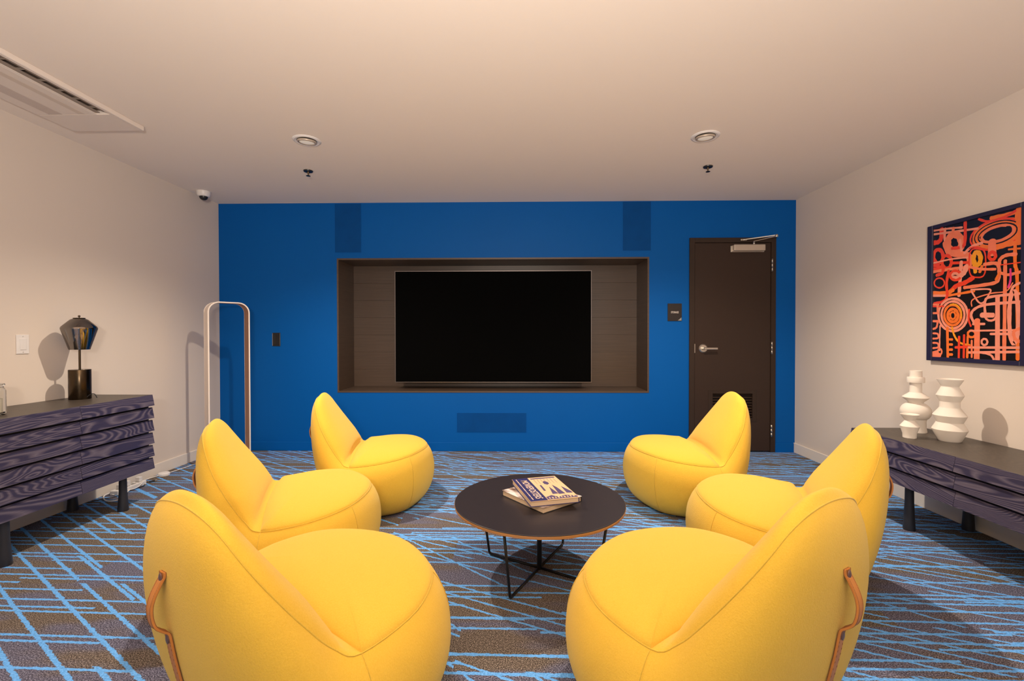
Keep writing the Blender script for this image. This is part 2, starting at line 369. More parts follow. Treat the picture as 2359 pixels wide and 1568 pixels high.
ART=[
('O',0.036,[(2.48,1.708),(2.48,1.694),(2.485,1.681),(2.497,1.668),(2.513,1.657),(2.535,1.647),(2.56,1.641),(2.587,1.638),(2.616,1.638),(2.643,1.641),(2.668,1.648),(2.688,1.659),(2.703,1.671),(2.711,1.686),(2.712,1.701),(2.705,1.716),(2.692,1.73),(2.672,1.741),(2.648,1.75),(2.622,1.756),(2.593,1.758),(2.566,1.756),(2.54,1.752),(2.518,1.744),(2.5,1.734),(2.487,1.722),(2.48,1.708)]),
('R',0.009,[(2.465,1.709),(2.464,1.69),(2.47,1.672),(2.483,1.655),(2.502,1.64),(2.528,1.628),(2.557,1.619),(2.59,1.615),(2.624,1.615),(2.657,1.621),(2.688,1.63),(2.713,1.644),(2.732,1.662),(2.743,1.682),(2.744,1.702),(2.737,1.722),(2.721,1.741),(2.698,1.756),(2.669,1.768),(2.636,1.775),(2.602,1.777),(2.569,1.775),(2.538,1.768),(2.511,1.757),(2.489,1.743),(2.474,1.727),(2.465,1.709)]),
('O',0.032,[(2.479,1.805),(2.484,1.736),(2.48,1.641)]),
('O',0.018,[(2.627,1.793),(2.545,1.79),(2.471,1.794)]),
('R',0.011,[(2.696,1.804),(2.639,1.777),(2.556,1.781),(2.501,1.799)]),
('K',0.006,[(2.492,1.707),(2.492,1.695),(2.496,1.683),(2.507,1.671),(2.522,1.661),(2.541,1.653),(2.563,1.647),(2.588,1.644),(2.613,1.645),(2.637,1.648),(2.659,1.654),(2.677,1.663),(2.69,1.675),(2.697,1.687),(2.698,1.701),(2.692,1.714),(2.68,1.726),(2.663,1.736),(2.642,1.744),(2.618,1.749),(2.593,1.751),(2.568,1.75),(2.545,1.746),(2.526,1.739),(2.51,1.73),(2.498,1.719),(2.492,1.707)]),
('K',0.005,[(2.689,1.652),(2.698,1.659),(2.706,1.666),(2.712,1.674),(2.716,1.682),(2.719,1.691),(2.719,1.7),(2.717,1.708),(2.714,1.717),(2.708,1.725),(2.701,1.733),(2.692,1.74),(2.682,1.746),(2.67,1.752),(2.657,1.757),(2.644,1.76),(2.629,1.763),(2.615,1.765),(2.6,1.766),(2.585,1.766),(2.571,1.765),(2.557,1.763),(2.543,1.76),(2.53,1.756),(2.519,1.751),(2.508,1.746),(2.499,1.74)]),
('P',0.012,[(2.509,1.706),(2.509,1.696),(2.513,1.687),(2.522,1.678),(2.534,1.67),(2.55,1.664),(2.569,1.659),(2.589,1.657),(2.61,1.657),(2.629,1.66),(2.647,1.664),(2.662,1.671),(2.672,1.68),(2.678,1.689),(2.678,1.699),(2.673,1.709),(2.663,1.719),(2.649,1.726),(2.632,1.733),(2.612,1.737),(2.592,1.738),(2.571,1.738),(2.553,1.735),(2.536,1.73),(2.523,1.723),(2.514,1.715),(2.509,1.706)]),
('K',0.035,[(2.651,1.694),(2.59,1.698),(2.533,1.706)]),
('O',0.021,[(2.59,1.621),(2.532,1.628),(2.469,1.627)]),
('O',0.009,[(2.532,1.6),(2.469,1.594)]),
('P',0.038,[(2.62,1.658),(2.619,1.596)]),
('R',0.024,[(2.928,1.8),(2.93,1.748),(2.95,1.725),(2.985,1.726)]),
('L',0.011,[(2.985,1.78),(2.858,1.767),(2.701,1.752)]),
('L',0.01,[(2.986,1.803),(2.887,1.794),(2.795,1.78)]),
('L',0.014,[(2.905,1.798),(2.907,1.743),(2.897,1.693)]),
('P',0.016,[(2.851,1.789),(2.854,1.746)]),
('P',0.035,[(2.798,1.687),(2.799,1.675),(2.802,1.664),(2.808,1.655),(2.816,1.648),(2.825,1.644),(2.835,1.643),(2.846,1.645),(2.856,1.65),(2.866,1.657),(2.874,1.667),(2.881,1.679),(2.885,1.692),(2.886,1.705),(2.885,1.717),(2.881,1.729),(2.875,1.738),(2.867,1.745),(2.857,1.748),(2.847,1.749),(2.836,1.747),(2.826,1.742),(2.817,1.734),(2.809,1.724),(2.803,1.712),(2.799,1.7),(2.798,1.687)]),
('P',0.029,[(2.904,1.709),(2.871,1.641),(2.759,1.608),(2.751,1.541)]),
('R',0.016,[(2.776,1.807),(2.777,1.69),(2.797,1.664),(2.857,1.667)]),
('L',0.012,[(2.808,1.709),(2.797,1.641)]),
('L',0.013,[(2.779,1.624),(2.733,1.655),(2.675,1.663)]),
('R',0.019,[(2.917,1.628),(2.918,1.618),(2.92,1.609),(2.925,1.601),(2.93,1.595),(2.937,1.591),(2.945,1.59),(2.952,1.591),(2.96,1.595),(2.967,1.601),(2.973,1.609),(2.978,1.618),(2.981,1.629),(2.982,1.639),(2.981,1.65),(2.978,1.659),(2.974,1.667),(2.968,1.673),(2.961,1.676),(2.953,1.677),(2.946,1.676),(2.938,1.672),(2.931,1.666),(2.925,1.658),(2.921,1.649),(2.918,1.639),(2.917,1.628)]),
('R',0.017,[(2.861,1.585),(2.862,1.576),(2.865,1.567),(2.869,1.56),(2.874,1.554),(2.881,1.551),(2.888,1.55),(2.895,1.551),(2.903,1.554),(2.909,1.56),(2.915,1.567),(2.92,1.575),(2.922,1.585),(2.923,1.595),(2.923,1.604),(2.92,1.613),(2.916,1.62),(2.91,1.626),(2.904,1.629),(2.896,1.63),(2.889,1.629),(2.882,1.625),(2.875,1.619),(2.869,1.612),(2.865,1.604),(2.862,1.594),(2.861,1.585)]),
('R',0.015,[(2.983,1.583),(2.948,1.571),(2.914,1.559)]),
('R',0.014,[(2.983,1.562),(2.914,1.545)]),
('L',0.008,[(2.983,1.597),(2.863,1.602),(2.759,1.595)]),
('P',0.015,[(2.983,1.541),(2.862,1.541),(2.738,1.536)]),
('R',0.014,[(2.856,1.577),(2.758,1.565)]),
('R',0.017,[(2.959,1.516),(2.921,1.525),(2.914,1.559)]),
('L',0.017,[(2.798,1.575),(2.804,1.469),(2.81,1.374)]),
('L',0.023,[(2.822,1.497),(2.822,1.495),(2.823,1.492),(2.825,1.49),(2.827,1.489),(2.83,1.488),(2.833,1.488),(2.836,1.488),(2.839,1.489),(2.842,1.491),(2.844,1.493),(2.846,1.495),(2.847,1.498),(2.848,1.5),(2.847,1.503),(2.846,1.505),(2.844,1.507),(2.842,1.509),(2.839,1.509),(2.836,1.51),(2.833,1.509),(2.83,1.508),(2.828,1.507),(2.825,1.505),(2.824,1.502),(2.822,1.5),(2.822,1.497)]),
('R',0.013,[(2.8,1.494),(2.801,1.488),(2.803,1.482),(2.808,1.477),(2.814,1.473),(2.821,1.471),(2.829,1.47),(2.837,1.471),(2.845,1.474),(2.853,1.478),(2.859,1.483),(2.864,1.489),(2.867,1.496),(2.868,1.503),(2.867,1.51),(2.864,1.516),(2.859,1.521),(2.853,1.524),(2.846,1.527),(2.838,1.527),(2.83,1.526),(2.822,1.523),(2.814,1.519),(2.808,1.514),(2.804,1.508),(2.801,1.501),(2.8,1.494)]),
('L',0.026,[(2.765,1.543),(2.778,1.512),(2.798,1.495)]),
('Y',0.022,[(2.682,1.575),(2.683,1.567),(2.685,1.559),(2.687,1.552),(2.691,1.546),(2.695,1.543),(2.7,1.542),(2.705,1.542),(2.71,1.545),(2.714,1.55),(2.718,1.557),(2.721,1.564),(2.723,1.573),(2.724,1.582),(2.723,1.591),(2.721,1.599),(2.719,1.606),(2.715,1.611),(2.711,1.615),(2.706,1.616),(2.701,1.615),(2.696,1.612),(2.692,1.607),(2.688,1.601),(2.685,1.593),(2.683,1.584),(2.682,1.575)]),
('Y',0.019,[(2.719,1.549),(2.712,1.503)]),
('O',0.015,[(2.674,1.53),(2.686,1.5)]),
('R',0.007,[(2.653,1.545),(2.654,1.511),(2.656,1.494),(2.66,1.483),(2.666,1.474),(2.674,1.47),(2.686,1.468),(2.713,1.472),(2.726,1.476),(2.735,1.483),(2.741,1.493),(2.746,1.507),(2.748,1.524),(2.75,1.561),(2.749,1.596),(2.747,1.613),(2.742,1.625),(2.736,1.633),(2.728,1.638),(2.715,1.638),(2.688,1.633),(2.676,1.628),(2.668,1.621),(2.661,1.611),(2.657,1.598),(2.654,1.58),(2.653,1.545)]),
('R',0.015,[(2.6,1.577),(2.6,1.572),(2.602,1.568),(2.604,1.564),(2.607,1.561),(2.611,1.559),(2.615,1.559),(2.62,1.559),(2.624,1.561),(2.628,1.564),(2.631,1.568),(2.634,1.573),(2.635,1.578),(2.636,1.583),(2.635,1.588),(2.634,1.593),(2.631,1.596),(2.628,1.599),(2.624,1.601),(2.62,1.601),(2.616,1.601),(2.612,1.599),(2.608,1.596),(2.604,1.592),(2.602,1.587),(2.6,1.582),(2.6,1.577)]),
('R',0.007,[(2.749,1.645),(2.713,1.648),(2.65,1.62)]),
('P',0.016,[(2.777,1.419),(2.673,1.422),(2.599,1.429),(2.581,1.455),(2.581,1.51),(2.6,1.536),(2.661,1.539)]),
('P',0.012,[(2.751,1.538),(2.674,1.514),(2.6,1.503)]),
('R',0.022,[(2.726,1.47),(2.777,1.447),(2.826,1.435),(2.868,1.402)]),
('O',0.012,[(2.883,1.38),(2.804,1.386),(2.717,1.393)]),
('O',0.019,[(2.981,1.406),(2.89,1.398),(2.847,1.411)]),
('L',0.011,[(2.981,1.388),(2.89,1.381)]),
('R',0.015,[(2.878,1.533),(2.891,1.453),(2.886,1.384),(2.908,1.348),(2.973,1.338)]),
('R',0.008,[(2.905,1.461),(2.906,1.454),(2.909,1.447),(2.913,1.442),(2.919,1.438),(2.927,1.435),(2.935,1.434),(2.943,1.435),(2.952,1.438),(2.959,1.442),(2.966,1.447),(2.971,1.454),(2.974,1.461),(2.975,1.469),(2.974,1.476),(2.971,1.483),(2.966,1.488),(2.96,1.493),(2.952,1.495),(2.944,1.496),(2.936,1.495),(2.927,1.492),(2.92,1.488),(2.914,1.482),(2.909,1.476),(2.906,1.468),(2.905,1.461)]),
('L',0.012,[(2.755,1.256),(2.757,1.233),(2.765,1.211),(2.777,1.192),(2.793,1.177),(2.812,1.166),(2.834,1.161),(2.857,1.161),(2.879,1.167),(2.9,1.178),(2.918,1.195),(2.932,1.216),(2.941,1.239),(2.944,1.264),(2.942,1.289),(2.933,1.312),(2.92,1.331),(2.902,1.346),(2.881,1.356),(2.859,1.36),(2.836,1.358),(2.814,1.351),(2.795,1.338),(2.778,1.322),(2.766,1.302),(2.758,1.279),(2.755,1.256)]),
('L',0.012,[(2.774,1.257),(2.776,1.238),(2.782,1.22),(2.791,1.204),(2.804,1.191),(2.82,1.182),(2.837,1.178),(2.855,1.178),(2.872,1.183),(2.889,1.193),(2.903,1.207),(2.914,1.224),(2.92,1.243),(2.923,1.263),(2.921,1.283),(2.914,1.302),(2.904,1.318),(2.89,1.331),(2.874,1.339),(2.856,1.342),(2.838,1.341),(2.821,1.335),(2.806,1.325),(2.792,1.311),(2.783,1.295),(2.776,1.276),(2.774,1.257)]),
('O',0.013,[(2.795,1.256),(2.796,1.242),(2.8,1.228),(2.807,1.216),(2.817,1.207),(2.828,1.2),(2.841,1.197),(2.854,1.197),(2.867,1.201),(2.879,1.208),(2.889,1.219),(2.897,1.231),(2.902,1.246),(2.903,1.261),(2.902,1.276),(2.897,1.29),(2.89,1.302),(2.88,1.312),(2.868,1.318),(2.855,1.321),(2.842,1.32),(2.829,1.316),(2.818,1.308),(2.808,1.298),(2.801,1.285),(2.796,1.271),(2.795,1.256)]),
('Y',0.008,[(2.864,1.322),(2.86,1.324),(2.855,1.324),(2.85,1.325),(2.846,1.325),(2.841,1.324),(2.837,1.323),(2.832,1.322),(2.828,1.32),(2.824,1.318),(2.819,1.315),(2.816,1.312),(2.812,1.308),(2.809,1.305),(2.806,1.301),(2.803,1.296),(2.8,1.292),(2.798,1.287),(2.796,1.282),(2.795,1.277),(2.794,1.272),(2.793,1.267),(2.793,1.262),(2.793,1.256),(2.794,1.251),(2.795,1.246),(2.796,1.241)]),
('O',0.015,[(2.814,1.255),(2.815,1.245),(2.817,1.237),(2.822,1.229),(2.828,1.223),(2.835,1.219),(2.843,1.217),(2.851,1.217),(2.859,1.22),(2.866,1.224),(2.872,1.231),(2.877,1.239),(2.88,1.248),(2.881,1.257),(2.88,1.267),(2.877,1.276),(2.873,1.283),(2.867,1.289),(2.86,1.293),(2.852,1.295),(2.844,1.295),(2.836,1.292),(2.829,1.287),(2.822,1.281),(2.818,1.273),(2.815,1.264),(2.814,1.255)]),
('O',0.01,[(2.83,1.255),(2.831,1.25),(2.832,1.245),(2.834,1.241),(2.837,1.238),(2.841,1.235),(2.845,1.234),(2.849,1.235),(2.853,1.236),(2.857,1.238),(2.86,1.242),(2.862,1.246),(2.864,1.251),(2.864,1.257),(2.864,1.262),(2.863,1.267),(2.86,1.271),(2.857,1.274),(2.853,1.276),(2.849,1.278),(2.845,1.277),(2.841,1.276),(2.838,1.273),(2.835,1.27),(2.832,1.265),(2.831,1.26),(2.83,1.255)]),
('P',0.011,[(2.982,1.332),(2.943,1.329)]),
('P',0.011,[(2.982,1.277),(2.943,1.275)]),
('P',0.012,[(2.981,1.226),(2.942,1.224)]),
('R',0.008,[(2.981,1.32),(2.908,1.316)]),
('P',0.011,[(2.95,1.33),(2.949,1.277)]),
('P',0.011,[(2.979,1.176),(2.956,1.186),(2.948,1.221)]),
('P',0.01,[(2.98,1.148),(2.948,1.144),(2.944,1.119),(2.98,1.114)]),
('P',0.01,[(2.98,1.087),(2.947,1.084),(2.943,1.06),(2.979,1.053)]),
('P',0.015,[(2.979,1.024),(2.946,1.032)]),
('P',0.021,[(2.979,1.006),(2.931,1.011)]),
('L',0.008,[(2.931,1.196),(2.933,1.109),(2.933,1.039)]),
('P',0.009,[(2.918,1.033),(2.918,1.029),(2.919,1.024),(2.921,1.021),(2.923,1.018),(2.926,1.016),(2.929,1.014),(2.933,1.014),(2.936,1.015),(2.939,1.017),(2.941,1.02),(2.943,1.023),(2.944,1.028),(2.945,1.032),(2.945,1.036),(2.943,1.04),(2.942,1.044),(2.939,1.047),(2.936,1.049),(2.933,1.05),(2.93,1.05),(2.926,1.049),(2.924,1.048),(2.921,1.045),(2.919,1.041),(2.918,1.037),(2.918,1.033)]),
('O',0.015,[(2.882,1.181),(2.877,1.004)]),
('O',0.012,[(2.876,1.11),(2.849,1.11)]),
('O',0.012,[(2.876,1.079),(2.849,1.079)]),
('O',0.012,[(2.875,1.047),(2.849,1.048)]),
('O',0.012,[(2.875,1.017),(2.848,1.018)]),
('Y',0.01,[(2.851,1.184),(2.84,1.144),(2.815,1.103),(2.784,1.085),(2.74,1.078)]),
('R',0.012,[(2.805,1.127),(2.806,1.002)]),
('R',0.012,[(2.774,1.136),(2.775,1.004)]),
('O',0.012,[(2.752,1.127),(2.754,1.005)]),
('R',0.013,[(2.827,1.062),(2.727,1.069)]),
('R',0.009,[(2.745,1.287),(2.747,1.228),(2.734,1.189)]),
('O',0.011,[(2.707,1.143),(2.707,1.139),(2.709,1.134),(2.712,1.131),(2.716,1.127),(2.721,1.125),(2.726,1.124),(2.731,1.124),(2.736,1.125),(2.741,1.127),(2.745,1.13),(2.749,1.134),(2.751,1.139),(2.751,1.143),(2.751,1.148),(2.749,1.153),(2.746,1.156),(2.742,1.159),(2.737,1.162),(2.732,1.163),(2.726,1.163),(2.721,1.161),(2.716,1.159),(2.712,1.156),(2.709,1.152),(2.707,1.148),(2.707,1.143)]),
('O',0.015,[(2.498,1.627),(2.497,1.515),(2.486,1.431),(2.479,1.008)]),
('P',0.016,[(2.547,1.541),(2.547,1.354),(2.547,1.004)]),
('L',0.022,[(2.585,1.345),(2.582,1.002)]),
('P',0.016,[(2.578,1.524),(2.573,1.554),(2.543,1.57),(2.493,1.567)]),
('R',0.005,[(2.571,1.522),(2.468,1.52)]),
('P',0.013,[(2.568,1.477),(2.53,1.463),(2.47,1.47)]),
('M',0.009,[(2.52,1.492),(2.519,1.435),(2.53,1.394)]),
('L',0.008,[(2.735,1.402),(2.629,1.394),(2.634,1.362),(2.662,1.323),(2.691,1.328),(2.733,1.395)]),
('P',0.006,[(2.729,1.305),(2.723,1.344),(2.623,1.37),(2.541,1.375),(2.508,1.416)]),
('L',0.013,[(2.708,1.198),(2.732,1.247),(2.716,1.285),(2.646,1.309),(2.471,1.312)]),
('L',0.012,[(2.652,1.263),(2.653,1.326),(2.622,1.351),(2.472,1.356)]),
('L',0.011,[(2.721,1.201),(2.655,1.2)]),
('L',0.023,[(2.671,1.251),(2.609,1.248)]),
('L',0.01,[(2.592,1.24),(2.593,1.236),(2.594,1.233),(2.596,1.23),(2.598,1.227),(2.6,1.225),(2.603,1.222),(2.607,1.221),(2.61,1.219),(2.614,1.218),(2.617,1.218),(2.621,1.218),(2.625,1.218),(2.629,1.219),(2.633,1.22),(2.636,1.222),(2.639,1.224),(2.642,1.226),(2.645,1.229),(2.647,1.232),(2.649,1.235),(2.651,1.239),(2.652,1.242),(2.652,1.246),(2.652,1.25),(2.651,1.253),(2.65,1.257)]),
('P',0.029,[(2.696,1.22),(2.697,1.002)]),
('L',0.009,[(2.741,1.162),(2.47,1.163)]),
('L',0.011,[(2.746,1.064),(2.469,1.07)]),
('L',0.011,[(2.62,1.143),(2.469,1.143)]),
('L',0.01,[(2.637,1.098),(2.638,1.094),(2.639,1.09),(2.641,1.086),(2.644,1.084),(2.648,1.081),(2.651,1.08),(2.655,1.08),(2.659,1.081),(2.663,1.083),(2.665,1.086),(2.668,1.089),(2.669,1.093),(2.67,1.098),(2.669,1.102),(2.668,1.106),(2.666,1.109),(2.663,1.112),(2.659,1.114),(2.656,1.115),(2.652,1.115),(2.648,1.114),(2.644,1.112),(2.642,1.11),(2.639,1.106),(2.638,1.102),(2.637,1.098)]),
('L',0.01,[(2.746,1.036),(2.668,1.036),(2.619,1.025),(2.601,1.001)]),
('L',0.018,[(2.477,1.231),(2.478,1.197),(2.479,1.165),(2.482,1.137),(2.486,1.115),(2.491,1.099),(2.496,1.091),(2.501,1.09),(2.507,1.099),(2.512,1.115),(2.517,1.137),(2.52,1.166),(2.522,1.198),(2.523,1.233),(2.523,1.267),(2.521,1.299),(2.519,1.327),(2.515,1.35),(2.51,1.365),(2.504,1.373),(2.499,1.373),(2.493,1.364),(2.488,1.348),(2.484,1.325),(2.481,1.296),(2.478,1.265),(2.477,1.231)]),
('L',0.011,[(2.472,1.412),(2.507,1.392),(2.521,1.328),(2.517,1.244)]),
('P',0.013,[(2.47,1.172),(2.499,1.155),(2.493,1.119),(2.469,1.102)]),
('L',0.011,[(2.746,1.034),(2.471,1.048)]),
('P',0.009,[(2.727,1.105),(2.726,1.007)]),
('O',0.012,[(2.594,1.444),(2.576,1.479)]),
]

# chair control curves (half side, front to rear)
CT=dict(
 s  =[0, .13, .25, .34, .42, .52, .62, .72, .82, .91, 1.0],
 rim=[(.365,0,.375),(.275,.26,.371),(.10,.372,.353),(-.10,.362,.335),(-.160,.330,.37),(-.221,.304,.45),(-.283,.264,.55),(-.322,.214,.63),(-.345,.168,.69),(-.358,.103,.727),(-.360,0,.740)],
 c2 =[(.455,0,.275),(.335,.335,.27),(.12,.472,.265),(-.12,.470,.25),(-.19,.435,.27),(-.26,.395,.33),(-.335,.333,.43),(-.378,.27,.51),(-.408,.205,.57),(-.43,.11,.63),(-.437,0,.65)],
 c1 =[(.42,0,.03),(.31,.325,.03),(.11,.455,.03),(-.10,.45,.03),(-.165,.42,.04),(-.23,.37,.06),(-.285,.31,.09),(-.32,.24,.12),(-.34,.17,.14),(-.355,.085,.16),(-.36,0,.17)],
 b  =[(.295,0,0),(.22,.235,0),(.085,.312,0),(-.06,.305,0),(-.10,.285,0),(-.145,.24,0),(-.18,.205,0),(-.21,.155,0),(-.235,.105,0),(-.25,.05,0),(-.255,0,0)])
def crom(T,P,t):
    T=np.array(T,float);P=np.array(P,float)
    # monotone-ish hermite w/ symmetric end tangents (y odd at the ends)
    m=np.zeros_like(P)
    for i in range(1,len(T)-1): m[i]=(P[i+1]-P[i-1])/(T[i+1]-T[i-1])
    m[0]=(P[1]-P[0])/(T[1]-T[0])*np.array([0,1,0]); m[-1]=(P[-1]-P[-2])/(T[-1]-T[-2])*np.array([0,1,0])
    out=[]
    for v in np.atleast_1d(t):
        i=min(max(np.searchsorted(T,v)-1,0),len(T)-2);h=T[i+1]-T[i];u=(v-T[i])/h
        out.append(P[i]*(2*u**3-3*u*u+1)+m[i]*h*(u**3-2*u*u+u)+P[i+1]*(3*u*u-2*u**3)+m[i+1]*h*(u**3-u*u))
    return np.array(out)
SP=.34
def shell(ns=48,nt=14):
    s=np.linspace(0,1,ns+1)
    b,c1,c2,r=[crom(CT['s'],CT[k],s) for k in('b','c1','c2','rim')]
    g=[]
    for t in np.linspace(0,1,nt+1):
        g.append(b*(1-t)**3+3*c1*t*(1-t)**2+3*c2*t*t*(1-t)+r*t**3)
    return np.array(g)  # [nt+1, ns+1, 3]
def backpad(ns=40,ny=30):
    s=SP+(1-SP)*np.sin(np.linspace(0,np.pi/2,ns+1))
    r=crom(CT['s'],CT['rim'],s)
    G=[]
    for k in range(ns+1):
        x,y,z=r[k];tau=(s[k]-SP)/(1-SP)
        h=.084*(1-np.exp(-(tau/.13)**1.35))*(1-.38*tau)*max(0,1-tau**6)**.5
        row=[]
        for a in np.linspace(-np.pi/2,np.pi/2,ny+1):
            v=np.sin(a); f=h*max(0,1-abs(v)**3)**.5
            g=(1-v*v)*(1-tau)**3
            dx,dz=(.80,.60) if tau<.5 else (.80-.5*(tau-.5),.60+.45*(tau-.5))
            row.append((x-.008*g+dx*f,y*v,z+.032*g+dz*f))
        G.append(row)
    return np.array(G)
def seatpad(nr=16,na=64,h=.034):
    s=np.linspace(0,SP,na//4+1); r=crom(CT['s'],CT['rim'],s)
    px,py,pz=r[-1]
    cr=[(px-.008*(1-v*v),py*v,pz+.032*(1-v*v)) for v in np.cos(np.linspace(0,np.pi,na//2+1))]
    half=[tuple(p) for p in r]; other=[(p[0],-p[1],p[2]) for p in half[::-1]]
    bd=np.array(half+cr[1:-1]+other[:-1])
    c=np.array((.08,0,.385)); G=[]
    n0=len(half); k=len(cr)-2
    wt=np.zeros(len(bd)); wt[n0:n0+k]=np.sin(np.linspace(0,np.pi,k+2))[1:-1]
    for t in np.sin(np.linspace(0,np.pi/2,nr+1))[::-1]:
        q=c*(1-t*t)+bd*t*t; q[:,:2]=c[:2]+(bd[:,:2]-c[:2])*t
        q[:,2]+=h*((1-.75*wt)*max(0,1-t**5)**.5+.75*wt*max(0,1-t**4)); G.append(q)
    return np.array(G)

# ------------------------------------------------------------------ room shell
tag(box('floor', (XL-.1, YB, -.08), (XR+.1, D+.7, 0), M['carpet']), kind='structure', label='patterned carpet with broken blue lines on brown grey')
tag(box('ceiling', (XL-.1, YB, H), (XR+.1, D+.7, H+.08), M['ceiling']), kind='structure', label='smooth off-white painted ceiling')
tag(box('wall_left', (XL-.1, YB, 0), (XL, D+.1, H), M['wall']), kind='structure', label='pale beige painted left wall')
tag(box('wall_right', (XR, YB, 0), (XR+.1, D+.1, H), M['wall']), kind='structure', label='pale beige painted right wall')
NX0, NX1, NZ0, NZ1, ND = -1.806, 1.252, .576, 1.897, .42
DX0, DX1, DZ1 = 1.655, 2.452, 2.062
bm = bmesh.new()
for a, b in (((XL, 0), (NX0, H)), ((NX0, 0), (NX1, NZ0)), ((NX0, NZ1), (NX1, H)), ((NX1, 0), (DX0, H)), ((DX0, DZ1), (DX1, H)), ((DX1, 0), (XR, H))):
    add_box(bm, (a[0], D, a[1]), (b[0], D+.1, b[1]))
tag(from_bm('wall_back', bm, M['blue']), kind='structure', label='deep blue painted accent wall')
bm = bmesh.new(); add_box(bm, (DX0, D+.12, 0), (DX1, D+.14, DZ1))
tag(from_bm('trim_2', bm, M['dark']), kind='structure')
def baseboard(name, a, b, mat):
    tag(box(name, a, b, mat, bev=.002, seg=1), kind='structure')
baseboard('baseboard_left', (XL, YB, 0), (XL+.013, D, .092), M['trim'])
baseboard('baseboard_right', (XR-.013, YB, 0), (XR, D, .092), M['trim'])
baseboard('baseboard_back', (XL+.013, D-.012, 0), (1.637, D, .088), M['blue'])
baseboard('baseboard_back_right', (2.468, D-.012, 0), (XR-.013, D, .088), M['blue'])
# recess lining
nr = empty('trim_1', (-.28, D, NZ0)); tag(nr, 'dark wood veneer lining of the television recess', kind='structure')
def nbox(name, a, b, mat=M['veneer'], bev=0.0):
    l = nr.location
    return box(name, tuple(a[i]-l[i] for i in range(3)), tuple(b[i]-l[i] for i in range(3)), mat, nr, bev)
T = .016
nbox('side_panel', (NX0, D-.004, NZ0), (NX0+T, D+ND, NZ1)); nbox('side_panel', (NX1-T, D-.004, NZ0), (NX1, D+ND, NZ1))
nbox('top_panel', (NX0+T, D-.004, NZ1-T), (NX1-T, D+ND, NZ1)); nbox('bottom_panel', (NX0+T, D-.004, NZ0), (NX1-T, D+ND, NZ0+T))
zs = np.linspace(NZ0+T, NZ1-T, 8)
nbox('backing', (NX0, D+ND, NZ0), (NX1, D+ND+.012, NZ1), M['dark'])
for i in range(7):
    nbox('back_plank', (NX0+T, D+ND-.012, zs[i]+.0004), (NX1-T, D+ND, zs[i+1]-.0004), bev=.0006)

# door
dr = empty('door_1', ((DX0+DX1)/2, D, 0)); tag(dr, 'dark brown storage door in a brown frame', kind='structure')
def dbox(name, a, b, mat, parent=None, bev=0.0):
    l = dr.location
    return box(name, tuple(a[i]-l[i] for i in range(3)), tuple(b[i]-l[i] for i in range(3)), mat, parent or dr, bev)
FX0, FX1, FZ = 1.639, 2.467, 2.078
bm = bmesh.new(); l = dr.location
for a, b in (((FX0, D-.016, 0), (1.688, D+.10, FZ)), ((2.422, D-.016, 0), (FX1, D+.10, FZ)), ((1.688, D-.016, 2.031), (2.422, D+.10, FZ))):
    add_box(bm, tuple(a[i]-l[i] for i in range(3)), tuple(b[i]-l[i] for i in range(3)), .0015, 1)
from_bm('door_frame', bm, M['frame'], dr)
# leaf with a real opening for the louvre
LX0, LX1, LZ0, LZ1 = 1.863, 2.252, .33, .572
bm = bmesh.new(); a0, a1, y0, y1, z0, z1 = 1.692, 2.418, D-.008, D+.034, .014, 2.027
for a, b in (((a0, z0), (LX0, z1)), ((LX1, z0), (a1, z1)), ((LX0, z0), (LX1, LZ0)), ((LX0, LZ1), (LX1, z1))):
    add_box(bm, (a[0]-l[0], y0-l[1], a[1]), (b[0]-l[0], y1-l[1], b[1]))
bmesh.ops.remove_doubles(bm, verts=bm.verts, dist=1e-5)
leaf = from_bm('door_leaf', bm, M['door'], dr)
bm = bmesh.new()
for a, b in (((1.826, .296), (1.866, .604)), ((2.249, .296), (2.287, .604)), ((1.866, .296), (2.249, .333)), ((1.866, .569), (2.249, .604))):
    add_box(bm, (a[0]-l[0], D-.012-l[1], a[1]), (b[0]-l[0], D-.008-l[1], b[1]), .0012, 1)
from_bm('louvre_frame', bm, M['frame'], leaf)
bm = bmesh.new(); add_box(bm, (LX0-l[0], D+.030-l[1], LZ0), (LX1-l[0], D+.033-l[1], LZ1)); from_bm('louvre_backing', bm, M['dark'], leaf)
sl = None
for i in range(9):
    z = .345+i*.0265
    if sl is None:
        bm = bmesh.new(); add_box(bm, (LX0-l[0], -.009, -.0018), (LX1-l[0], .009, .0018)); sl = from_bm('louvre_slat', bm, M['frame'], leaf); s = sl
    else:
        s = sl.copy(); COL.objects.link(s)
    s.location = (0, .008, z); s.rotation_euler = (math.radians(38), 0, 0)
# lever handle
hx, hz = 1.773-l[0], 1.009
def cyl_y(bm, x, y0, y1, z, r, n=28, r2=None):
    A = [bm.verts.new((x+r*math.cos(2*math.pi*i/n), y0, z+r*math.sin(2*math.pi*i/n))) for i in range(n)]
    r2 = r if r2 is None else r2
    B = [bm.verts.new((x+r2*math.cos(2*math.pi*i/n), y1, z+r2*math.sin(2*math.pi*i/n))) for i in range(n)]
    for i in range(n): bm.faces.new((A[i], A[(i+1) % n], B[(i+1) % n], B[i]))
    bm.faces.new(A[::-1]); bm.faces.new(B)
bm = bmesh.new(); cyl_y(bm, hx, -.012, -.008, hz, .0415); cyl_y(bm, hx, -.020, -.012, hz, .034, r2=.041)
cyl_y(bm, hx, -.058, -.02, hz, .014); cyl_y(bm, hx, -.064, -.058, hz, .010, r2=.013)
from_bm('handle_rose', bm, M['steel'], leaf, False)
bm = bmesh.new(); add_box(bm, (hx-.012, -.060, hz-.011), (hx+.122, -.046, hz+.009), .004, 2)
from_bm('lever_handle', bm, M['steel'], leaf)
dbox('strike_plate', (1.6865, D-.0185, .965), (1.6925, D-.008, 1.052), M['steel'])
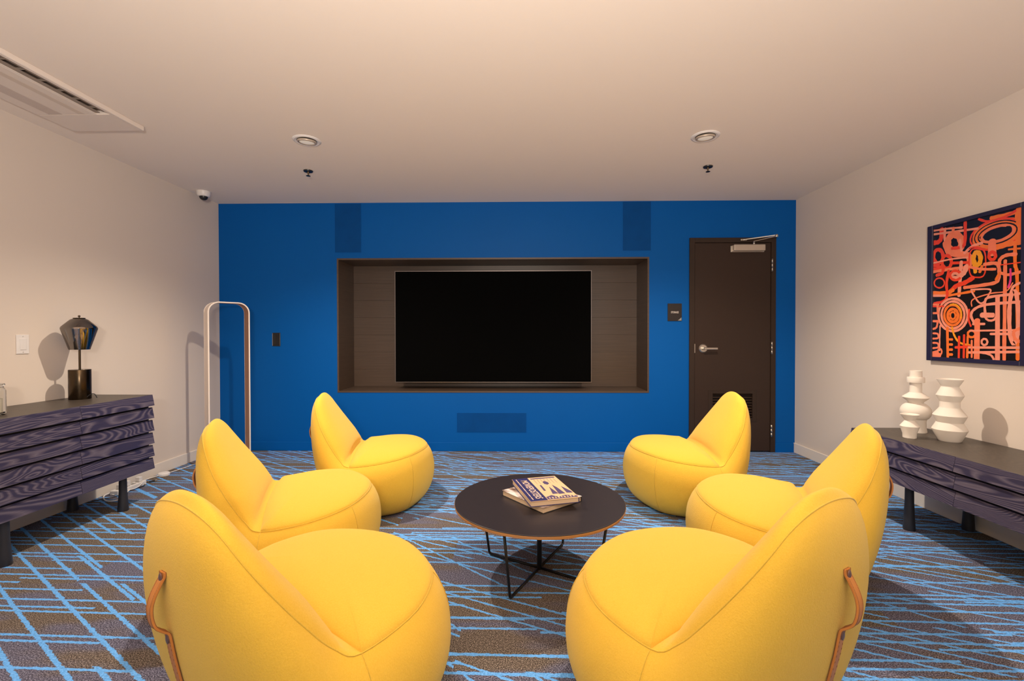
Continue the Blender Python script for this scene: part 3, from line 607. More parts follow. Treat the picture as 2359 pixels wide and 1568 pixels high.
for z0, z1 in ((1.752, 1.872), (.953, 1.073), (.153, .270)):
    hg = dbox('hinge', (2.419, D-.020, z0), (2.427, D-.0145, z1), M['steel'], bev=.001)
    bm = bmesh.new(); n = 14
    for k in range(3):
        q0 = z0+(z1-z0)*k/3+.0006; q1 = z0+(z1-z0)*(k+1)/3-.0006
        add_lathe(bm, [(.0075, q0), (.0075, q1)], (2.425-l[0], -.024, 0), n)
    from_bm('hinge_barrel', bm, M['steel'], hg, True)
cl = dbox('closer_body', (2.042, D-.068, 1.944), (2.338, D-.008, 2.003), M['closer'], leaf, bev=.005)
dbox('closer_plate', (2.030, D-.020, 1.938), (2.350, D-.008, 1.998), M['steel'], leaf, bev=.001)
tube('closer_arm', [(2.241-l[0], -.04, 2.0), (2.241-l[0], -.04, 2.032)], .011, M['steel'], leaf, 14)
# arm: forearm to elbow then back to the shoe on the frame head
def flatbar(name, A, B, w, th, parent):
    A, B = Vector(A), Vector(B); s = (B-A).cross(Vector((0, 0, 1))).normalized()
    return tube(name, [A, B], 0, M['steel'], parent, flat=(w, th, s), smooth=False)
EL = (2.372-l[0], -.19, 2.052)
flatbar('closer_arm', (2.241-l[0], -.04, 2.034), EL, .010, .003, dr)
flatbar('closer_arm', (2.135-l[0], -.03, 2.052), (EL[0], EL[1], EL[2]+.010), .006, .004, dr)
bm = bmesh.new(); add_lathe(bm, [(.012, 2.044), (.014, 2.050), (.014, 2.064), (.009, 2.070)], (EL[0], EL[1], 0), 16); from_bm('closer_knuckle', bm, M['steel'], dr, True)
dbox('closer_shoe', (2.118, D-.040, 2.044), (2.176, D-.016, 2.060), M['steel'], bev=.003)

# ------------------------------------------------------------------ things on the back wall
def wallpanel(name, x0, x1, z0, z1, label):
    r = empty(name, ((x0+x1)/2, D, (z0+z1)/2)); hx, hz = (x1-x0)/2, (z1-z0)/2
    tag(r, label, 'speaker', 'flush speakers painted into the blue wall')
    box('grille', (-hx+.004, -.005, -hz+.004), (hx-.004, -.0005, hz-.004), M['spk'], r, .0012, 1)
    bm = bmesh.new()
    for a, b in (((-hx, -hz), (-hx+.004, hz)), ((hx-.004, -hz), (hx, hz)), ((-hx+.004, -hz), (hx-.004, -hz+.004)), ((-hx+.004, hz-.004), (hx-.004, hz))):
        add_box(bm, (a[0], -.0035, a[1]), (b[0], -.0005, b[1]))
    from_bm('rim', bm, M['blue'], r)
wallpanel('wall_speaker', -1.826, -1.561, 1.951, 2.434, 'tall blue painted speaker panel above the recess left end')
wallpanel('wall_speaker', .994, 1.271, 1.957, 2.436, 'tall blue painted speaker panel above the recess right end')
wallpanel('wall_speaker', -.628, .060, .186, .380, 'long low blue painted speaker panel under the television recess')

sw = empty('dark_wall_switch', (-2.411, D, 1.10)); tag(sw, 'black two-button wall switch on the blue wall beside the arched lamp', 'switch')
box('plate', (-.039, -.006, -.066), (.039, -.0005, .066), M['black'], sw, .002)
for s in (-1, 1): box('rocker', (s*.018-.015, -.010, -.050), (s*.018+.015, -.006, .050), M['black'], sw, .001, 1)
for s in (-1, 1): box('side_trim', (s*.0375-.0015, -.0075, -.062), (s*.0375+.0015, -.006, .062), M['steel'], sw)
sg = empty('storage_sign', (1.4995, D, 1.3595)); tag(sg, 'dark square door sign reading STORAGE on the blue wall', 'sign')
box('plaque', (-.068, -.007, -.085), (.068, -.0005, .085), M['sign'], sg, .001, 1)
text_mesh('lettering', 'STORAGE', .027, M['signtxt'], sg, (0, -.0074, -.001), (math.pi/2, 0, 0), sx=.62, bold=.0006)
bm = bmesh.new(); tri = [(.030, -.080), (.064, -.080), (.064, -.050)]
A = [bm.verts.new((x, -.0076, z)) for x, z in tri]; B = [bm.verts.new((x, -.0069, z)) for x, z in tri]
bm.faces.new(A); bm.faces.new(B[::-1])
for i in range(3): bm.faces.new((A[i], A[(i+1) % 3], B[(i+1) % 3], B[i]))
from_bm('corner_triangle', bm, M['signgrey'], sg)

# television
ty = D+.15; tx0, tx1, tz0, tz1 = -1.277, .720, .659, 1.792
tv = empty('television', ((tx0+tx1)/2, ty, tz0)); tag(tv, 'large flat television switched off, thin metal bezel, in the wood recess', 'television')
w2 = (tx1-tx0)/2; hh = tz1-tz0; b_ = .008
box('casing', (-w2+.004, .006, .004), (w2-.004, .05, hh-.004), M['black'], tv, .003)
box('screen', (-w2+b_, .001, b_), (w2-b_, .006, hh-b_), M['screen'], tv)
bm = bmesh.new()
for a, b in (((-w2, 0), (-w2+b_, hh)), ((w2-b_, 0), (w2, hh)), ((-w2+b_, 0), (w2-b_, b_)), ((-w2+b_, hh-b_), (w2-b_, hh))):
    add_box(bm, (a[0], -.002, a[1]), (b[0], .010, b[1]), .001, 1)
from_bm('bezel', bm, M['bezel'], tv)
box('wall_bracket', (-.35, .05, .35), (.35, ND-.012-.15, .75), M['black'], tv)

# ------------------------------------------------------------------ ceiling things
def downlight(x, y, label, az):
    r = empty('downlight', (x, y, H)); tag(r, label, 'ceiling light', 'recessed downlights near the blue wall')
    lathe('trim_ring', [(.062, -.0005), (.064, -.006), (.078, -.009), (.088, -.004), (.090, -.0005)], M['white'], r, n=48)
    bm = bmesh.new(); add_lathe(bm, [(.0615, 0), (.060, -.010), (.054, -.014), (.050, -.011), (.046, -.006), (.001, -.004)], n=40)
    e = from_bm('eyeball_rim', bm, M['closer'], r, True); e.location = (0, 0, -.004); e.rotation_euler = (math.radians(6), 0, az)
    bm = bmesh.new(); add_lathe(bm, [(.047, -.0095), (.040, -.012), (.020, -.0135), (.001, -.014)], n=36)
    q = from_bm('lens', bm, M['lens'], e, True)
downlight(*LAMPS[0], 'round recessed downlight left of the recess, nearer the ceiling unit', .5)
downlight(*LAMPS[1], 'round recessed downlight above the storage door side', -.5)
def sprinkler(x, y, label):
    r = empty('sprinkler', (x, y, H)); tag(r, label, 'sprinkler', 'ceiling sprinkler heads')
    lathe('escutcheon', [(.006, -.006), (.014, -.009), (.034, -.0085), (.036, -.002), (.035, -.0005)], M['black'], r, n=28)
    lathe('nozzle', [(.009, -.009), (.007, -.020), (.004, -.030), (.0035, -.040)], M['bronze'], r, n=16)
    lathe('deflector', [(.003, -.038), (.016, -.040), (.017, -.042), (.003, -.0425)], M['bronze'], r, n=20)
sprinkler(-1.674, 3.602, 'small dark sprinkler head below the left downlight')
sprinkler(1.449, 3.578, 'small dark sprinkler head below the right downlight')
dc = empty('dome_camera', (-2.86, 4.10, H)); tag(dc, 'small white dome camera on the ceiling in the back left corner', 'camera')
lathe('housing', [(.056, -.0005), (.055, -.020), (.049, -.040), (.044, -.046), (.036, -.047)], M['white'], dc, n=36)
lathe('dome', [(.034, -.045), (.033, -.055), (.028, -.066), (.018, -.075), (.006, -.079), (.001, -.0795)], M['black'], dc, n=28)
# ceiling cassette
ac = empty('ceiling_air_unit', (-2.58, 2.2, H)); tag(ac, 'long white ceiling air conditioning cassette with a dark outlet slot', 'air conditioner')
def abox(name, x0, x1, y0, y1, z0, z1, mat, bev=.0, par=None):
    return box(name, (x0+2.58, y0-2.2, z0-H), (x1+2.58, y1-2.2, z1-H), mat, par or ac, bev, 1)
M['duct'] = plain('duct_brown', (.15, .11, .09, 1), .8, nscale=20, namp=.2)
abox('edge_strip', -2.362, -2.338, 1.35, 2.822, 2.412, H-.0005, M['acwhite'], .003)
abox('end_cover', -2.785, -2.3625, 2.610, 2.822, 2.414, H-.0005, M['acwhite'], .003)
abox('end_cover', -2.785, -2.3625, 1.35, 1.50, 2.414, H-.0005, M['acwhite'], .003)
cp = abox('intake_panel', -2.785, -2.447, 1.502, 2.608, 2.413, H-.0005, M['acwhite'], .003)
abox('outlet_backing', -2.4465, -2.3625, 1.502, 2.609, 2.4355, 2.4385, M['duct'])
abox('outlet_lip', -2.4465, -2.4405, 1.502, 2.609, 2.414, 2.4355, M['acwhite'])
vane = abox('air_vane', -2.4395, -2.412, 1.51, 2.60, 2.419, 2.4225, M['grey'], .001)
abox('air_vane', -2.394, -2.384, 1.51, 2.60, 2.424, 2.427, M['grey'], .001)
dv = None
for y in (1.56, 1.655, 1.75, 1.845, 1.94, 2.02, 2.101, 2.185, 2.284, 2.379, 2.463, 2.556):
    if dv is None:
        dv = abox('vane_divider', -2.4400, -2.3640, -.0015+2.2, .0015+2.2, 2.425, 2.4355, M['grey']); d = dv
    else: d = dv.copy(); COL.objects.link(d)
    d.location = (0, y-2.2, 0)
t = NT('grille_stripes'); s = t.n('ShaderNodeSeparateXYZ'); t.L.new(t.obj(), s.inputs[0])
f = t.math('GREATER_THAN', t.math('FRACT', t.math('MULTIPLY', s.outputs[0], 140)), .5)
t.set(Base_Color=t.mix(f, (.60, .50, .42, 1), (.76, .66, .58, 1)), Roughness=.6); M['stripe'] = t.m
M['mesh'] = plain('filter_mesh', (.62, .53, .48, 1), .7, nscale=300, namp=.1)
abox('intake_grille', -2.536, -2.501, 1.52, 2.600, 2.4120, 2.4145, M['stripe'], par=cp)
abox('filter_window', -2.711, -2.631, 1.52, 2.160, 2.4120, 2.4145, M['mesh'], par=cp)
abox('filter_window', -2.711, -2.631, 2.172, 2.600, 2.4120, 2.4145, M['mesh'], par=cp)

# ------------------------------------------------------------------ left wall plate, picture
ws = empty('white_wall_switch', (XL, 2.686, 1.089)); tag(ws, 'white blank-looking rocker plate on the left wall above the cabinet', 'switch')
box('plate', (.0005, -.035, -.057), (.006, .035, .057), M['white'], ws, .002)
box('rocker', (.006, -.017, -.033), (.0095, .017, .033), M['white'], ws, .0015)
for z in (-.047, .047): 
    bm = bmesh.new(); bmesh.ops.create_uvsphere(bm, u_segments=10, v_segments=6, radius=.003); q = from_bm('screw', bm, M['steel'], ws, True); q.location = (.006, 0, z)

pf = empty('framed_artwork', (XR, 2.72, 1.405)); tag(pf, 'abstract print of orange and pink looping lines on black, navy frame', 'picture')
PY0, PY1, PZ0, PZ1 = 2.428, 3.019, .974, 1.835
bm = bmesh.new(); fw = .036
for a, b in (((PY0, PZ0), (PY0+fw, PZ1)), ((PY1-fw, PZ0), (PY1, PZ1)), ((PY0+fw, PZ0), (PY1-fw, PZ0+.024)), ((PY0+fw, PZ1-.024), (PY1-fw, PZ1))):
    add_box(bm, (-.030, a[0]-2.72, a[1]-1.405), (-.0005, b[0]-2.72, b[1]-1.405), .0015, 1)
from_bm('frame', bm, M['picframe'], pf)
art_cols = {'O': (.90, .18, .030), 'R': (.82, .060, .025), 'P': (.90, .21, .10), 'L': (.90, .30, .20), 'Y': (.92, .33, .02), 'K': (.012, .009, .009), 'M': (.75, .05, .22)}
am = {}
for k, c in art_cols.items():
    am[k] = plain('print_ink_'+k.lower(), (*c, 1), .25, nscale=30, namp=.14, Coat_Weight=.6, Coat_Roughness=.03)
pr = box('print', (-.020, PY0+fw-2.72-.004, PZ0+.020-1.405), (-.004, PY1-fw-2.72+.004, PZ1-.020-1.405), am['K'], pf)
keys = sorted(art_cols); bm = bmesh.new()
for si, (c, w, pts) in enumerate(ART):
    w *= 1.22
    off = -.0201-.00003*(si+1); mi = keys.index(c)
    P = [Vector((p[0], p[1])) for p in pts]
    closed = (P[0]-P[-1]).length < .004 and len(P) > 8
    if len(P) < 12 and len(P) > 2: P = [Vector((q.x, q.y)) for q in spline([(p.x, p.y, 0) for p in P], 6)]
    ss = Vector((-2.72, -1.405)); hw = w/2
    L_, R2 = [], []
    for i, p in enumerate(P):
        d = P[min(i+1, len(P)-1)]-P[max(i-1, 0)]
        if closed and i in (0, len(P)-1): d = P[1]-P[-2]
        if d.length < 1e-6: d = Vector((1, 0))
        d.normalize(); nn = Vector((-d.y, d.x))
        h = hw*(1+.10*math.sin(i*1.7+si))
        L_.append(p+nn*h); R2.append(p-nn*h)
    def cl(p):
        y = min(max(p.x, PY0+fw-.002), PY1-fw+.002); z = min(max(p.y, PZ0+.022), PZ1-.022)
        return bm.verts.new((off, y-2.72, z-1.405))
    LV = [cl(p) for p in L_]; RV = [cl(p) for p in R2]
    for i in range(len(P)-1):
        f = bm.faces.new((LV[i], LV[i+1], RV[i+1], RV[i])); f.material_index = mi
    if not closed:
        for e, sg_ in ((0, -1), (-1, 1)):
            d = (P[1]-P[0]) if e == 0 else (P[-1]-P[-2]); d.normalize(); nn = Vector((-d.y, d.x)); c0 = P[e]
            arc = [cl(c0+nn*hw*math.cos(a)+d*sg_*hw*.8*math.sin(a)) for a in np.linspace(0, math.pi, 7)]
            f = bm.faces.new(arc); f.material_index = mi
me = bpy.data.meshes.new('brush_strokes'); bm.to_mesh(me); bm.free()
bs = link('brush_strokes', me, [am[k] for k in keys], pr); bs['label'] = 'overlapping orange, red, coral and pink painted loops'; bs['kind'] = 'stuff'

# ------------------------------------------------------------------ cabinets
def cabinet(name, label, xf, xb, y0, y1, zt, zb, ns, legs, cols):
    """xf: x of the front top edge, xb: x of the back; slats face the room"""
    r = empty(name, ((xf+xb)/2, (y0+y1)/2, 0)); tag(r, label, 'cabinet')
    cx, cy = (xf+xb)/2, (y0+y1)/2; s = 1 if xf > xb else -1
    def bx(nm, x0, x1, a, b, z0, z1, mat, bev=0.0, par=None): return box(nm, (min(x0, x1)-cx, a-cy, z0), (max(x0, x1)-cx, b-cy, z1), mat, par or r, bev, 1)
    bx('carcass', xf-s*.026, xb, y0+.004, y1-.004, zb+.012, zt-.018, M['leg'])
    bx('top_board', xf-s*.002, xb, y0, y1, zt-.018, zt, M['top'], .001)
    pitch = (zt-zb)/ns; ys = np.linspace(y0, y1, cols+1)
    bm = bmesh.new(); L = ys[1]-ys[0]; g = .0012; hgt = pitch*.85
    prof = [(.0, -.0008), (s*.014, -hgt), (-s*.006, -hgt), (-s*.018, -.001)]
    A = [bm.verts.new((x, g, z)) for x, z in prof]; B = [bm.verts.new((x, L-g, z)) for x, z in prof]
    bm.faces.new(A); bm.faces.new(B[::-1])
    for i in range(4): bm.faces.new((A[i], A[(i+1) % 4], B[(i+1) % 4], B[i]))
    sl = from_bm('slat', bm, M['slat'], r)
    for c in range(cols):
        for i in range(ns):
            o = sl if (c == 0 and i == 0) else sl.copy()
            if o is not sl: COL.objects.link(o)
            o.location = (xf-cx-(0 if i == 0 else s*.002), ys[c]-cy, zt-pitch*i)
    lo = None
    for lx, ly in legs:
        if lo is None: lo = lathe('leg', [(.029, 0), (.030, .006), (.027, .05), (.022, zb*.6), (.0205, zb+.012)], M['leg'], r, n=24); o = lo
        else: o = lo.copy(); COL.objects.link(o)
        o.location = (lx-cx, ly-cy, 0)
    return r
cabinet('slatted_cabinet', 'taller dark slatted wood cabinet against the left wall, under the smoked glass lamp', -2.540, -2.967, 2.066, 3.112, .733, .212, 6,
        ((-2.590, 2.925), (-2.565, 2.215), (-2.925, 2.925), (-2.925, 2.215)), 2)
cabinet('slatted_cabinet', 'lower longer dark slatted wood cabinet against the right wall, under the artwork', 2.172, 2.647, 1.600, 3.040, .530, .268, 3,
        ((2.272, 2.708), (2.272, 1.93), (2.612, 2.708), (2.612, 1.93)), 2)

# ------------------------------------------------------------------ things on the left cabinet
tl = empty('table_lamp', (-2.835, 2.893, .733)); tag(tl, 'bronze cylinder table lamp with faceted smoked glass shade on left cabinet', 'lamp')
lathe('base', [(.055, 0), (.056, .002), (.056, .188), (.055, .190)], M['bronze'], tl, n=48)
lathe('stem', [(.006, .190), (.006, .515)], M['bronze'], tl, n=14)
lathe('shade', [(.052, .318), (.090, .448), (.0905, .456), (.086, .466), (.044, .510), (.030, .516), (.030, .513), (.043, .507), (.084, .464), (.0875, .455), (.0872, .449), (.0495, .318), (.052, .318)], M['smoke'], tl, n=64, caps=False, sharp=25)
lathe('cap', [(.030, .516), (.031, .518), (.031, .521), (.006, .523)], M['bronze'], tl, n=30)
lathe('finial', [(.003, .522), (.003, .526), (.0065, .530), (.0065, .535), (.002, .539)], M['bronze'], tl, n=16)
tube('power_cord', spline([(.052, -.01, .012), (.068, .0, .030), (.085, .010, .030), (.095, .016, .006)], 6), .0028, M['black'], tl, 8)
jr = empty('glass_jar', (-2.708, 2.295, .733)); tag(jr, 'clear glass jar with hinged glass lid at the left cabinet near end', 'jar')
lathe('body', [(.001, 0), (.044, 0), (.049, .006), (.050, .012), (.050, .125), (.046, .135), (.041, .140), (.041, .148), (.038, .148), (.038, .139), (.043, .132), (.047, .123), (.047, .014), (.042, .009), (.001, .009)], M['glass'], jr, n=40, caps=False)
lathe('lid', [(.001, .151), (.045, .151), (.046, .155), (.044, .160), (.020, .166), (.001, .167)], M['glass'], jr, n=36)
lathe('gasket', [(.0385, .1485), (.043, .1485), (.043, .1508), (.0385, .1508)], M['white'], jr, n=30)
lathe('candle', [(.001, .010), (.036, .010), (.036, .085), (.001, .085)], M['cream'], jr, n=30)

# ------------------------------------------------------------------ vases on the right cabinet
def vase(label, x, y, prof, inner):
    r = empty('ceramic_vase', (x, y, .530)); tag(r, label, 'vase', 'white ceramic vases on the right cabinet')
    r_, z_ = prof[-1]
    o = lathe('body', prof, M['ceramic'], r, n=64, sharp=22, caps=False)
    bm = bmesh.new(); add_lathe(bm, [(r_, z_), (r_-.004, z_+.001), (r_-.005, z_-.002)]+inner, n=64, caps=False); from_bm('inner_wall', bm, M['ceramic'], r, True)
vase('large zigzag white ceramic vase with wide rim, nearest the wall shadow', 2.466, 2.672,
     [(.001, 0), (.050, 0), (.053, .004), (.0775, .062), (.079, .066), (.0585, .107), (.0740, .143), (.0753, .147), (.0460, .190), (.0448, .194), (.0448, .226), (.0600, .258), (.0612, .262), (.0388, .310), (.0386, .314), (.0580, .350), (.0590, .354)],
     [(.036, .312), (.036, .28), (.001, .27)])
sph = [(.0225+.0555*math.sin(a), .128-.056*math.cos(a)) for a in np.linspace(.62, math.pi-.25, 14)]
vase('tallest white ceramic vase with stacked neck, disc and round belly', 2.479, 2.915,
     [(.001, 0), (.056, 0), (.057, .004), (.053, .030), (.052, .070), (.054, .076)]+sph+[(.040, .190), (.0655, .214), (.0668, .218), (.064, .222), (.031, .248), (.030, .252), (.030, .308), (.043, .310), (.0440, .314), (.0440, .338), (.042, .343), (.031, .344), (.031, .384)],
     [(.026, .35), (.001, .34)])
vase('smallest white ceramic vase, hourglass shape, at the cabinet front', 2.300, 2.744,
     [(.001, 0), (.031, 0), (.0325, .003), (.0330, .026), (.0455, .066), (.0465, .070), (.0240, .102), (.0235, .106), (.0435, .136), (.0448, .140)],
     [(.024, .112), (.018, .10), (.001, .098)])

# ------------------------------------------------------------------ arched lamp in the corner
fl = empty('arched_floor_lamp', (-2.620, 3.80, 0)); tag(fl, 'tall slim arched floor lamp, white edged copper band, in the back left corner', 'lamp')
ang = math.radians(50); u = Vector((math.cos(ang), math.sin(ang), 0)); dpt = Vector((-math.sin(ang), math.cos(ang), 0))
wL, hL, rr = .315, 1.425, .085
pts = [Vector((0, 0, .012))]+[Vector((0, 0, z)) for z in (.5, 1.0, hL-rr)]
for a in np.linspace(0, math.pi/2, 9)[1:]: pts.append(u*(rr-rr*math.cos(a))+Vector((0, 0, hL-rr+rr*math.sin(a))))
for a in np.linspace(0, math.pi/2, 9): pts.append(u*(wL-rr+rr*math.sin(a))+Vector((0, 0, hL-rr+rr*math.cos(a))))
pts += [u*wL+Vector((0, 0, z)) for z in (1.0, .5, .012)]
inn = [p+(Vector((wL/2, 0, 0)).length and (u*wL/2+Vector((0, 0, min(p.z, hL-rr)))-p).normalized())*.0028 for p in pts]
tube('band', [p+dpt*.055 for p in inn], 0, M['lampband'], fl, flat=(.050, .0012, dpt))
tube('outer_shell', [p+dpt*.055 for p in pts], 0, M['lampwhite'], fl, flat=(.050, .0016, dpt))
tube('front_edge', [p+dpt*.0025 for p in pts], 0, M['lampwhite'], fl, flat=(.0024, .0050, dpt))
tube('rear_edge', [p+dpt*.1075 for p in pts], 0, M['lampwhite'], fl, flat=(.0018, .0045, dpt))
bm = bmesh.new(); add_box(bm, (-.03, -.01, 0), (wL+.03, .125, .012), .004, 1)
fb = from_bm('foot', bm, M['lampwhite'], fl); fb.rotation_euler = (0, 0, ang)

# ------------------------------------------------------------------ cords on the floor
pk = empty('dimmer_puck', (-2.905, 3.665, 0)); tag(pk, 'round white foot dimmer with cord on the carpet by the left baseboard', 'dimmer')
lathe('puck', [(.038, 0), (.041, .004), (.041, .020), (.036, .025), (.001, .0255)], M['white'], pk, n=36)
def cord(pts, r, mat, par=None, name='cord', k=8):
    return tube(name, spline(pts, k), r, mat, par, 8)
o = Vector(pk.location)
cord([Vector((-2.896, 3.700, .010))-o, Vector((-2.895, 3.80, .006))-o, Vector((-2.885, 3.86, .006))-o, Vector((-2.86, 3.99, .006))-o, Vector((-2.72, 4.02, .006))-o, Vector((-2.62, 3.92, .006))-o], .0035, M['white'], pk)
cord([Vector((-2.920, 3.63, .010))-o, Vector((-2.945, 3.60, .006))-o, Vector((-2.952, 3.54, .006))-o, Vector((-2.948, 3.50, .006))-o], .0035, M['white'], pk)
ps = empty('power_strip', (-2.90, 3.33, 0)); tag(ps, 'white power strip tangled in cords behind the left cabinet leg', 'power strip')
box('strip_body', (-.030, -.13, .0), (.030, .12, .032), M['white'], ps, .004)
for i in range(4): box('outlet', (-.015, -.10+i*.055, .032), (.015, -.065+i*.055, .0335), M['signgrey'], ps)
for y_, h in ((-.08, .03), (-.02, .038), (.085, .034)): box('plug', (-.016, y_-.014, .0335), (.016, y_+.014, .0335+h), M['white'], ps, .004)
o = Vector(ps.location)
cord([Vector(p)-o for p in [(-2.868, 3.30, .012), (-2.83, 3.22, .008), (-2.772, 3.14, .006), (-2.785, 3.09, .006), (-2.83, 3.075, .006), (-2.90, 3.12, .006), (-2.945, 3.18, .010), (-2.93, 3.24, .018), (-2.915, 3.27, .05)]], .0045, M['white'], ps)
cord([Vector(p)-o for p in [(-2.945, 3.05, .006), (-2.90, 3.10, .008), (-2.86, 3.16, .006), (-2.845, 3.22, .006), (-2.862, 3.30, .006), (-2.845, 3.38, .006), (-2.86, 3.42, .006), (-2.90, 3.455, .006)]], .003, M['black'], ps)['label'] = 'thin black cord'
cord([Vector(p)-o for p in [(-2.90, 3.42, .03), (-2.86, 3.40, .03), (-2.85, 3.33, .012), (-2.88, 3.26, .01), (-2.90, 3.20, .006), (-2.94, 3.22, .006)]], .0035, M['white'], ps)
ub = empty('usb_cable', (-2.852, 3.46, 0)); tag(ub, 'short black cable with a metal plug end on the carpet', 'cable')
cord([(-.055, -.06, .004), (-.04, .01, .005), (-.025, .03, .006)], .003, M['black'], ub)
q = box('plug_housing', (-.008, 0, .001), (.008, .034, .012), M['black'], ub, .003); q.location = (-.027, .028, 0); q.rotation_euler = (0, 0, -.5)
q = box('plug_tip', (-.006, .034, .003), (.006, .052, .009), M['steel'], ub, .001); q.location = (-.027, .028, 0); q.rotation_euler = (0, 0, -.5)

# ------------------------------------------------------------------ coffee table and books
TZ = .345; TX, TY, TR = .091, 2.214, .409
ct = empty('coffee_table', (TX, TY, 0)); tag(ct, 'round low coffee table, black top with plywood edge, thin black rod legs', 'table')
lathe('tabletop', [(.001, TZ-.004), (TR-.001, TZ-.004), (TR-.001, TZ-.0015), (TR-.003, TZ), (.001, TZ)], M['laminate'], ct, n=128)
lathe('plywood_edge', [(.001, TZ-.020), (TR-.010, TZ-.020), (TR-.002, TZ-.0165), (TR, TZ-.010), (TR, TZ-.0042), (.001, TZ-.0042)], M['ply'], ct, n=128)
lathe('center_post', [(.012, .006), (.012, TZ-.020)], M['rod'], ct, n=20)
for a in (-118, -210, 62, -30):
    ca, sa = math.cos(math.radians(a)), math.sin(math.radians(a))
    P = [(.004*ca, .004*sa, .011), (.27*ca, .27*sa, .009)]
    for k in range(5):
        b = math.radians(-90+20*k); P.append(((.278+.016*math.cos(b))*ca, (.278+.016*math.cos(b))*sa, .024+.016*math.sin(b)))
    P += [(.300*ca, .300*sa, .06), (.345*ca, .345*sa, TZ-.020)]
    tube('leg', P, .0062, M['rod'], ct, 12)
def book(name, label, L, F, Rr, z0, th, top_mat, cover_mat, tilt=0.0):
    """L,F,Rr: left, front and right corners of the cover, in plan"""
    L, F, Rr = Vector(L), Vector(F), Vector(Rr)
    e1 = F-L; e2 = Rr-F; c = (L+Rr)/2; a = math.atan2(e2.y, e2.x); w, h = e2.length, e1.length
    r = empty(name, (c.x, c.y, z0), a); tag(r, label, 'book', 'books on the coffee table')
    # local x: toward the spine, local y: along the spine (away), origin in the middle
    box('page_block', (-w/2+.004, -h/2+.004, .0025), (w/2-.003, h/2-.004, th-.0025), M['page'], r)
    box('back_cover', (-w/2, -h/2, 0), (w/2, h/2, .0025), cover_mat, r, .0006, 1)
    box('front_cover', (-w/2, -h/2, th-.0025), (w/2, h/2, th), top_mat, r, .0006, 1)
    box('spine', (w/2-.003, -h/2, .0025), (w/2, h/2, th-.0025), cover_mat, r)
    return r, w, h
M['photo'] = None
t = NT('book_photo_cover'); f = t.noise(t.obj(), 9, 4, .6, .8)
t.set(Base_Color=t.ramp(f, ((.40, (.10, .055, .045, 1)), (.50, (.42, .32, .28, 1)), (.58, (.78, .72, .70, 1)), (1, (.80, .75, .73, 1)))), Roughness=.35); M['photo'] = t.m
b1, w1, h1 = book('art_book', 'lower book with pale photographic cover on the coffee table', (-.092, 2.262), (.100, 2.027), (.292, 2.184), TZ, .0265, M['photo'], M['black'])
b2, w2_, h2 = book('poster_book', 'upper navy and tan book titled MOVIE POSTERS on the coffee table', (-.043, 2.350), (.044, 2.034), (.268, 2.098), TZ+.0268, .0255, M['tan'], M['navy'])
zc = .0256
box('title_band', (-w2_/2+.0005, -h2/2+.0005, zc), (-w2_/2+.082, h2/2-.0005, zc+.0003), M['navy'], b2)
text_mesh('title_lettering', 'MOVIEPOSTERS', .048, M['pink'], b2, (-w2_/2+.050, -.004, zc+.0009), (0, 0, -math.pi/2), sx=.80, shear=.14, ext=.0002, bold=.0003)
bm = bmesh.new(); random.seed(3); yy = h2/2-.014
while yy > -h2/2+.02:
    l_ = random.uniform(.003, .006); add_box(bm, (-w2_/2+.0155, yy-l_, zc+.0003), (-w2_/2+.0205, yy, zc+.0006)); yy -= l_+(.0016 if random.random() < .8 else .005)
o = from_bm('subtitle_line', bm, M['pink'], b2)
def flatpoly(bm, pts, z, mi=0):
    A = [bm.verts.new((x, y, z)) for x, y in pts]; f = bm.faces.new(A); f.material_index = mi
    if f.normal.z < 0: f.normal_flip()
# generic deco towers and rays on the picture field
bm = bmesh.new(); X0 = -w2_/2+.085; X1 = w2_/2-.003; Y0, Y1 = -h2/2+.005, h2/2-.003
def P_(u_, v_): return (X0+(X1-X0)*u_, Y0+(Y1-Y0)*v_)
for poly in (((.0, 0), (1, 0), (1, .055), (.66, .12), (.40, .07), (.22, .16), (0, .10)),
             ((.30, .20), (.42, .52), (.50, .20)), ((.50, .18), (.58, .60), (.66, .46), (.72, .18)), ((.78, .20), (.83, .50), (.98, .26), (.98, .18)),
             ((.12, .36), (.16, .62), (.22, .62), (.20, .36)), ((.05, .92), (.95, .92), (.95, .965), (.05, .965)), ((.36, .74), (.44, .80), (.54, .74), (.54, .66), (.44, .61), (.36, .66))):
    flatpoly(bm, [P_(*p) for p in poly], zc+.0004)
for i in range(7): 
    u0 = .12+.12*i; flatpoly(bm, [P_(u0, .66), P_(u0+.008, .66), P_(u0+.03, .90), P_(u0+.018, .90)], zc+.0005)
me = bpy.data.meshes.new('cover_picture'); bm.to_mesh(me); bm.free()
link('cover_picture', me, plain('cover_ink', (.10, .075, .17, 1), .4, nscale=60, namp=.2), b2)
bm = bmesh.new()
for i in range(9):
    u0 = .06+.1*i; flatpoly(bm, [P_(u0, .025), P_(u0+.05, .02), P_(u0+.055, .075), P_(u0+.01, .085)] if i % 2 else [P_(u0, .03), P_(u0+.03, .10), P_(u0+.06, .03)], zc+.0007)
me = bpy.data.meshes.new('cover_ornament'); bm.to_mesh(me); bm.free(); link('cover_ornament', me, M['tan'], b2)

